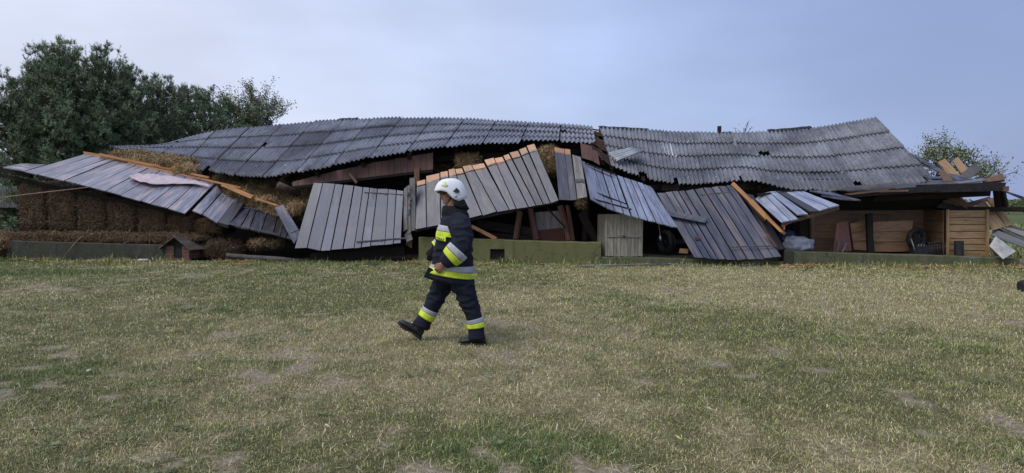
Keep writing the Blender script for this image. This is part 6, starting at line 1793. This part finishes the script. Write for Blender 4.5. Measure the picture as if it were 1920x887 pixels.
# ---- boots
def boot(parent, heel, toe, shaft_top, y):
    h_, t_ = pp(*heel, y), pp(*toe, y); fx = (t_ - h_); L = fx.length; fx.normalize(); up = Vector((0, 1, 0)).cross(fx).normalized()
    if up.z < 0: up = -up
    sy = Vector((0, 1, 0)); V, F = [], []
    prof = [(0.0, .012, .075, .030), (0.06, .0, .090, .040), (0.25, .0, .105, .043), (0.42, .0, .100, .040), (0.60, .0, .080, .048), (0.78, .0, .070, .052), (0.92, .004, .060, .045), (1.0, .012, .042, .024)]
    n = 16
    for (k, z0, z1, w) in prof:
        for j in range(n):
            an = 2 * math.pi * j / n; V.append(h_ + fx * (k * L) + up * ((z0 + z1) / 2 + (z1 - z0) / 2 * math.sin(an)) + sy * (w * math.cos(an)))
    for i in range(len(prof) - 1):
        for j in range(n): F.append((i * n + j, i * n + (j + 1) % n, (i + 1) * n + (j + 1) % n, (i + 1) * n + j))
    F.append(tuple(range(n - 1, -1, -1))); k = (len(prof) - 1) * n; F.append(tuple(k + j for j in range(n)))
    sh_ = pp(*shaft_top, y); c0 = h_ + fx * (0.22 * L) + up * 0.05
    sv = loft([(c0, .055, .045), (c0.lerp(sh_, .5), .060, .055), (sh_, .065, .06)], 16)
    o = fuse("boot", [(V, F), sv], M['boot'], parent, 0.009, 3)
    V, F = [], []
    for (k, w) in ((-0.03, .025), (0.03, .040), (0.2, .046), (0.42, .041), (0.62, .052), (0.82, .055), (0.95, .044), (1.03, .018)):
        zt = 0.012 + (0.012 if k > .9 else 0)
        for s in (-1, 1):
            V += [h_ + fx * (k * L) + sy * (s * w) + up * zt, h_ + fx * (k * L) + sy * (s * w) + up * (zt - 0.028 + (0.012 if .36 < k < .5 else 0))]
    for i in range(7):
        a = i * 4; b = a + 4
        F += [(a, b, b + 1, a + 1), (a + 2, a + 3, b + 3, b + 2), (a, a + 2, b + 2, b), (a + 1, b + 1, b + 3, a + 3)]
    F += [(0, 1, 3, 2), (28, 30, 31, 29)]
    so = mk("sole", V, F, M['sole'], o); fix_normals(so); return o
boot(person, (911, 640.5), (861.5, 642.5), (896, 615), -.10)
boot(person, (785.5, 637), (742.5, 609), (791, 605), .10)
# ---- helmet
def low_edge(an):
    """height of the shell's rim relative to the helmet centre; an = 0 front, pi back"""
    a = abs(an)
    return float(np.interp(a, [0, .35, .8, 1.15, 1.5, 1.9, 2.4, 3.15], [-.018, -.018, -.012, -.030, -.098, -.128, -.105, -.090]))
hel = hc + Vector((0.012, 0.0, 0.045))
HF = Vector((-0.95, -0.28, -0.02)).normalized(); HR = HF.cross(UZ).normalized(); HU = HR.cross(HF).normalized()
V, F = [], []
NA, NZ = 56, 14
for i in range(NZ + 1):
    for j in range(NA):
        an = 2 * math.pi * j / NA; a = an if an <= math.pi else an - 2 * math.pi
        ze = low_edge(a); t = i / NZ
        ztop = 0.122
        th = t * math.pi / 2
        z = ztop + (ze - ztop) * (1 - math.cos(th)) if False else ze + (ztop - ze) * math.cos(th) ** 0.85
        prof = math.sin(th) ** 0.78
        rx = .168 if abs(a) > math.pi / 2 else .172
        flare = (1 + 0.10 * max(0, math.cos(a)) ** 2 * t ** 6 + 0.06 * max(0, -math.cos(a)) * t ** 8)
        V.append(hel + HF * (math.cos(an) * rx * prof * flare) + HR * (math.sin(an) * .128 * prof * (1 + .02 * t ** 4)) + HU * z)
for i in range(NZ):
    for j in range(NA): F.append((i * NA + j, i * NA + (j + 1) % NA, (i + 1) * NA + (j + 1) % NA, (i + 1) * NA + j))
helmet = mk("helmet", V, F, M['helmet'], person, smooth=True)
bm = bmesh.new(); bm.from_mesh(helmet.data); bmesh.ops.remove_doubles(bm, verts=bm.verts, dist=1e-4); bmesh.ops.recalc_face_normals(bm, faces=bm.faces); bm.to_mesh(helmet.data); bm.free()
sm = helmet.modifiers.new("solid", 'SOLIDIFY'); sm.thickness = 0.010; sm.offset = -1
# dark liner edge + raised visor below the brim
V, F = [], []
for i in range(4):
    for j in range(25):
        an = -1.05 + 2.1 * j / 24; t = i / 3
        V.append(hel + HF * (math.cos(an) * (.168 - .022 * t)) + HR * (math.sin(an) * (.124 - .012 * t)) + HU * (-.016 - .026 * t))
for i in range(3):
    for j in range(24): a = i * 25 + j; F.append((a, a + 1, a + 26, a + 25))
vs = mk("visor", V, F, M['visor'], helmet, smooth=True); sm = vs.modifiers.new("solid", 'SOLIDIFY'); sm.thickness = 0.006
# side pivot (dark), yellow-green emblem, comb ridge and chin strap
ht = BVHTree.FromPolygons([tuple(Vector(v.co) + pbase) for v in helmet.data.vertices], [tuple(p.vertices) for p in helmet.data.polygons])
def on_helmet(px, py, off):
    h_ = ht.ray_cast(pp(px, py, -1.0), Vector((0, 1, 0)))
    if h_[0] is None: h_ = ht.find_nearest(pp(px, py, -.1))
    return h_[0] + Vector((0, -1, 0)) * off
def hpatch(poly, mat, off, name):
    c = Vector((sum(p[0] for p in poly) / len(poly), sum(p[1] for p in poly) / len(poly)))
    V = [on_helmet(c.x, c.y, off)]; n = len(poly)
    for k in (0.5, 1.0):
        for p in poly: q = c.lerp(Vector(p), k); V.append(on_helmet(q.x, q.y, off))
    F = [(0, 1 + j, 1 + (j + 1) % n) for j in range(n)] + [(1 + j, 1 + n + j, 1 + n + (j + 1) % n, 1 + (j + 1) % n) for j in range(n)]
    o = mk(name, V, F, mat, helmet); sm = o.modifiers.new("solid", 'SOLIDIFY'); sm.thickness = 0.008; return o
hpatch([(851, 357.5), (855, 355), (856.5, 351.5), (860, 354.5), (863, 358), (861, 361), (856, 360.5)], M['visor'], 0.008, "visor_pivot")
hpatch([(830, 347), (834, 341), (838, 340.5), (838, 344), (842, 347.5), (838, 349.5), (833, 348)], plain("yellow_green_emblem", (0.58, 0.68, 0.28), 0.3, 0.5), 0.003, "emblem")
hpatch([(854, 368.5), (857, 366), (859, 366.5), (857, 368.8)], M['iron'], 0.003, "badge_mark")
tube("chin_strap", [hp(-.005, -.080, .0), hp(.02, -.066, -.05), hp(.045, -.035, -.095), hp(.055, 0, -.108), hp(.045, .035, -.095)], 0.006, M['black_cloth'], helmet, n=6)
person["category"] = "person"
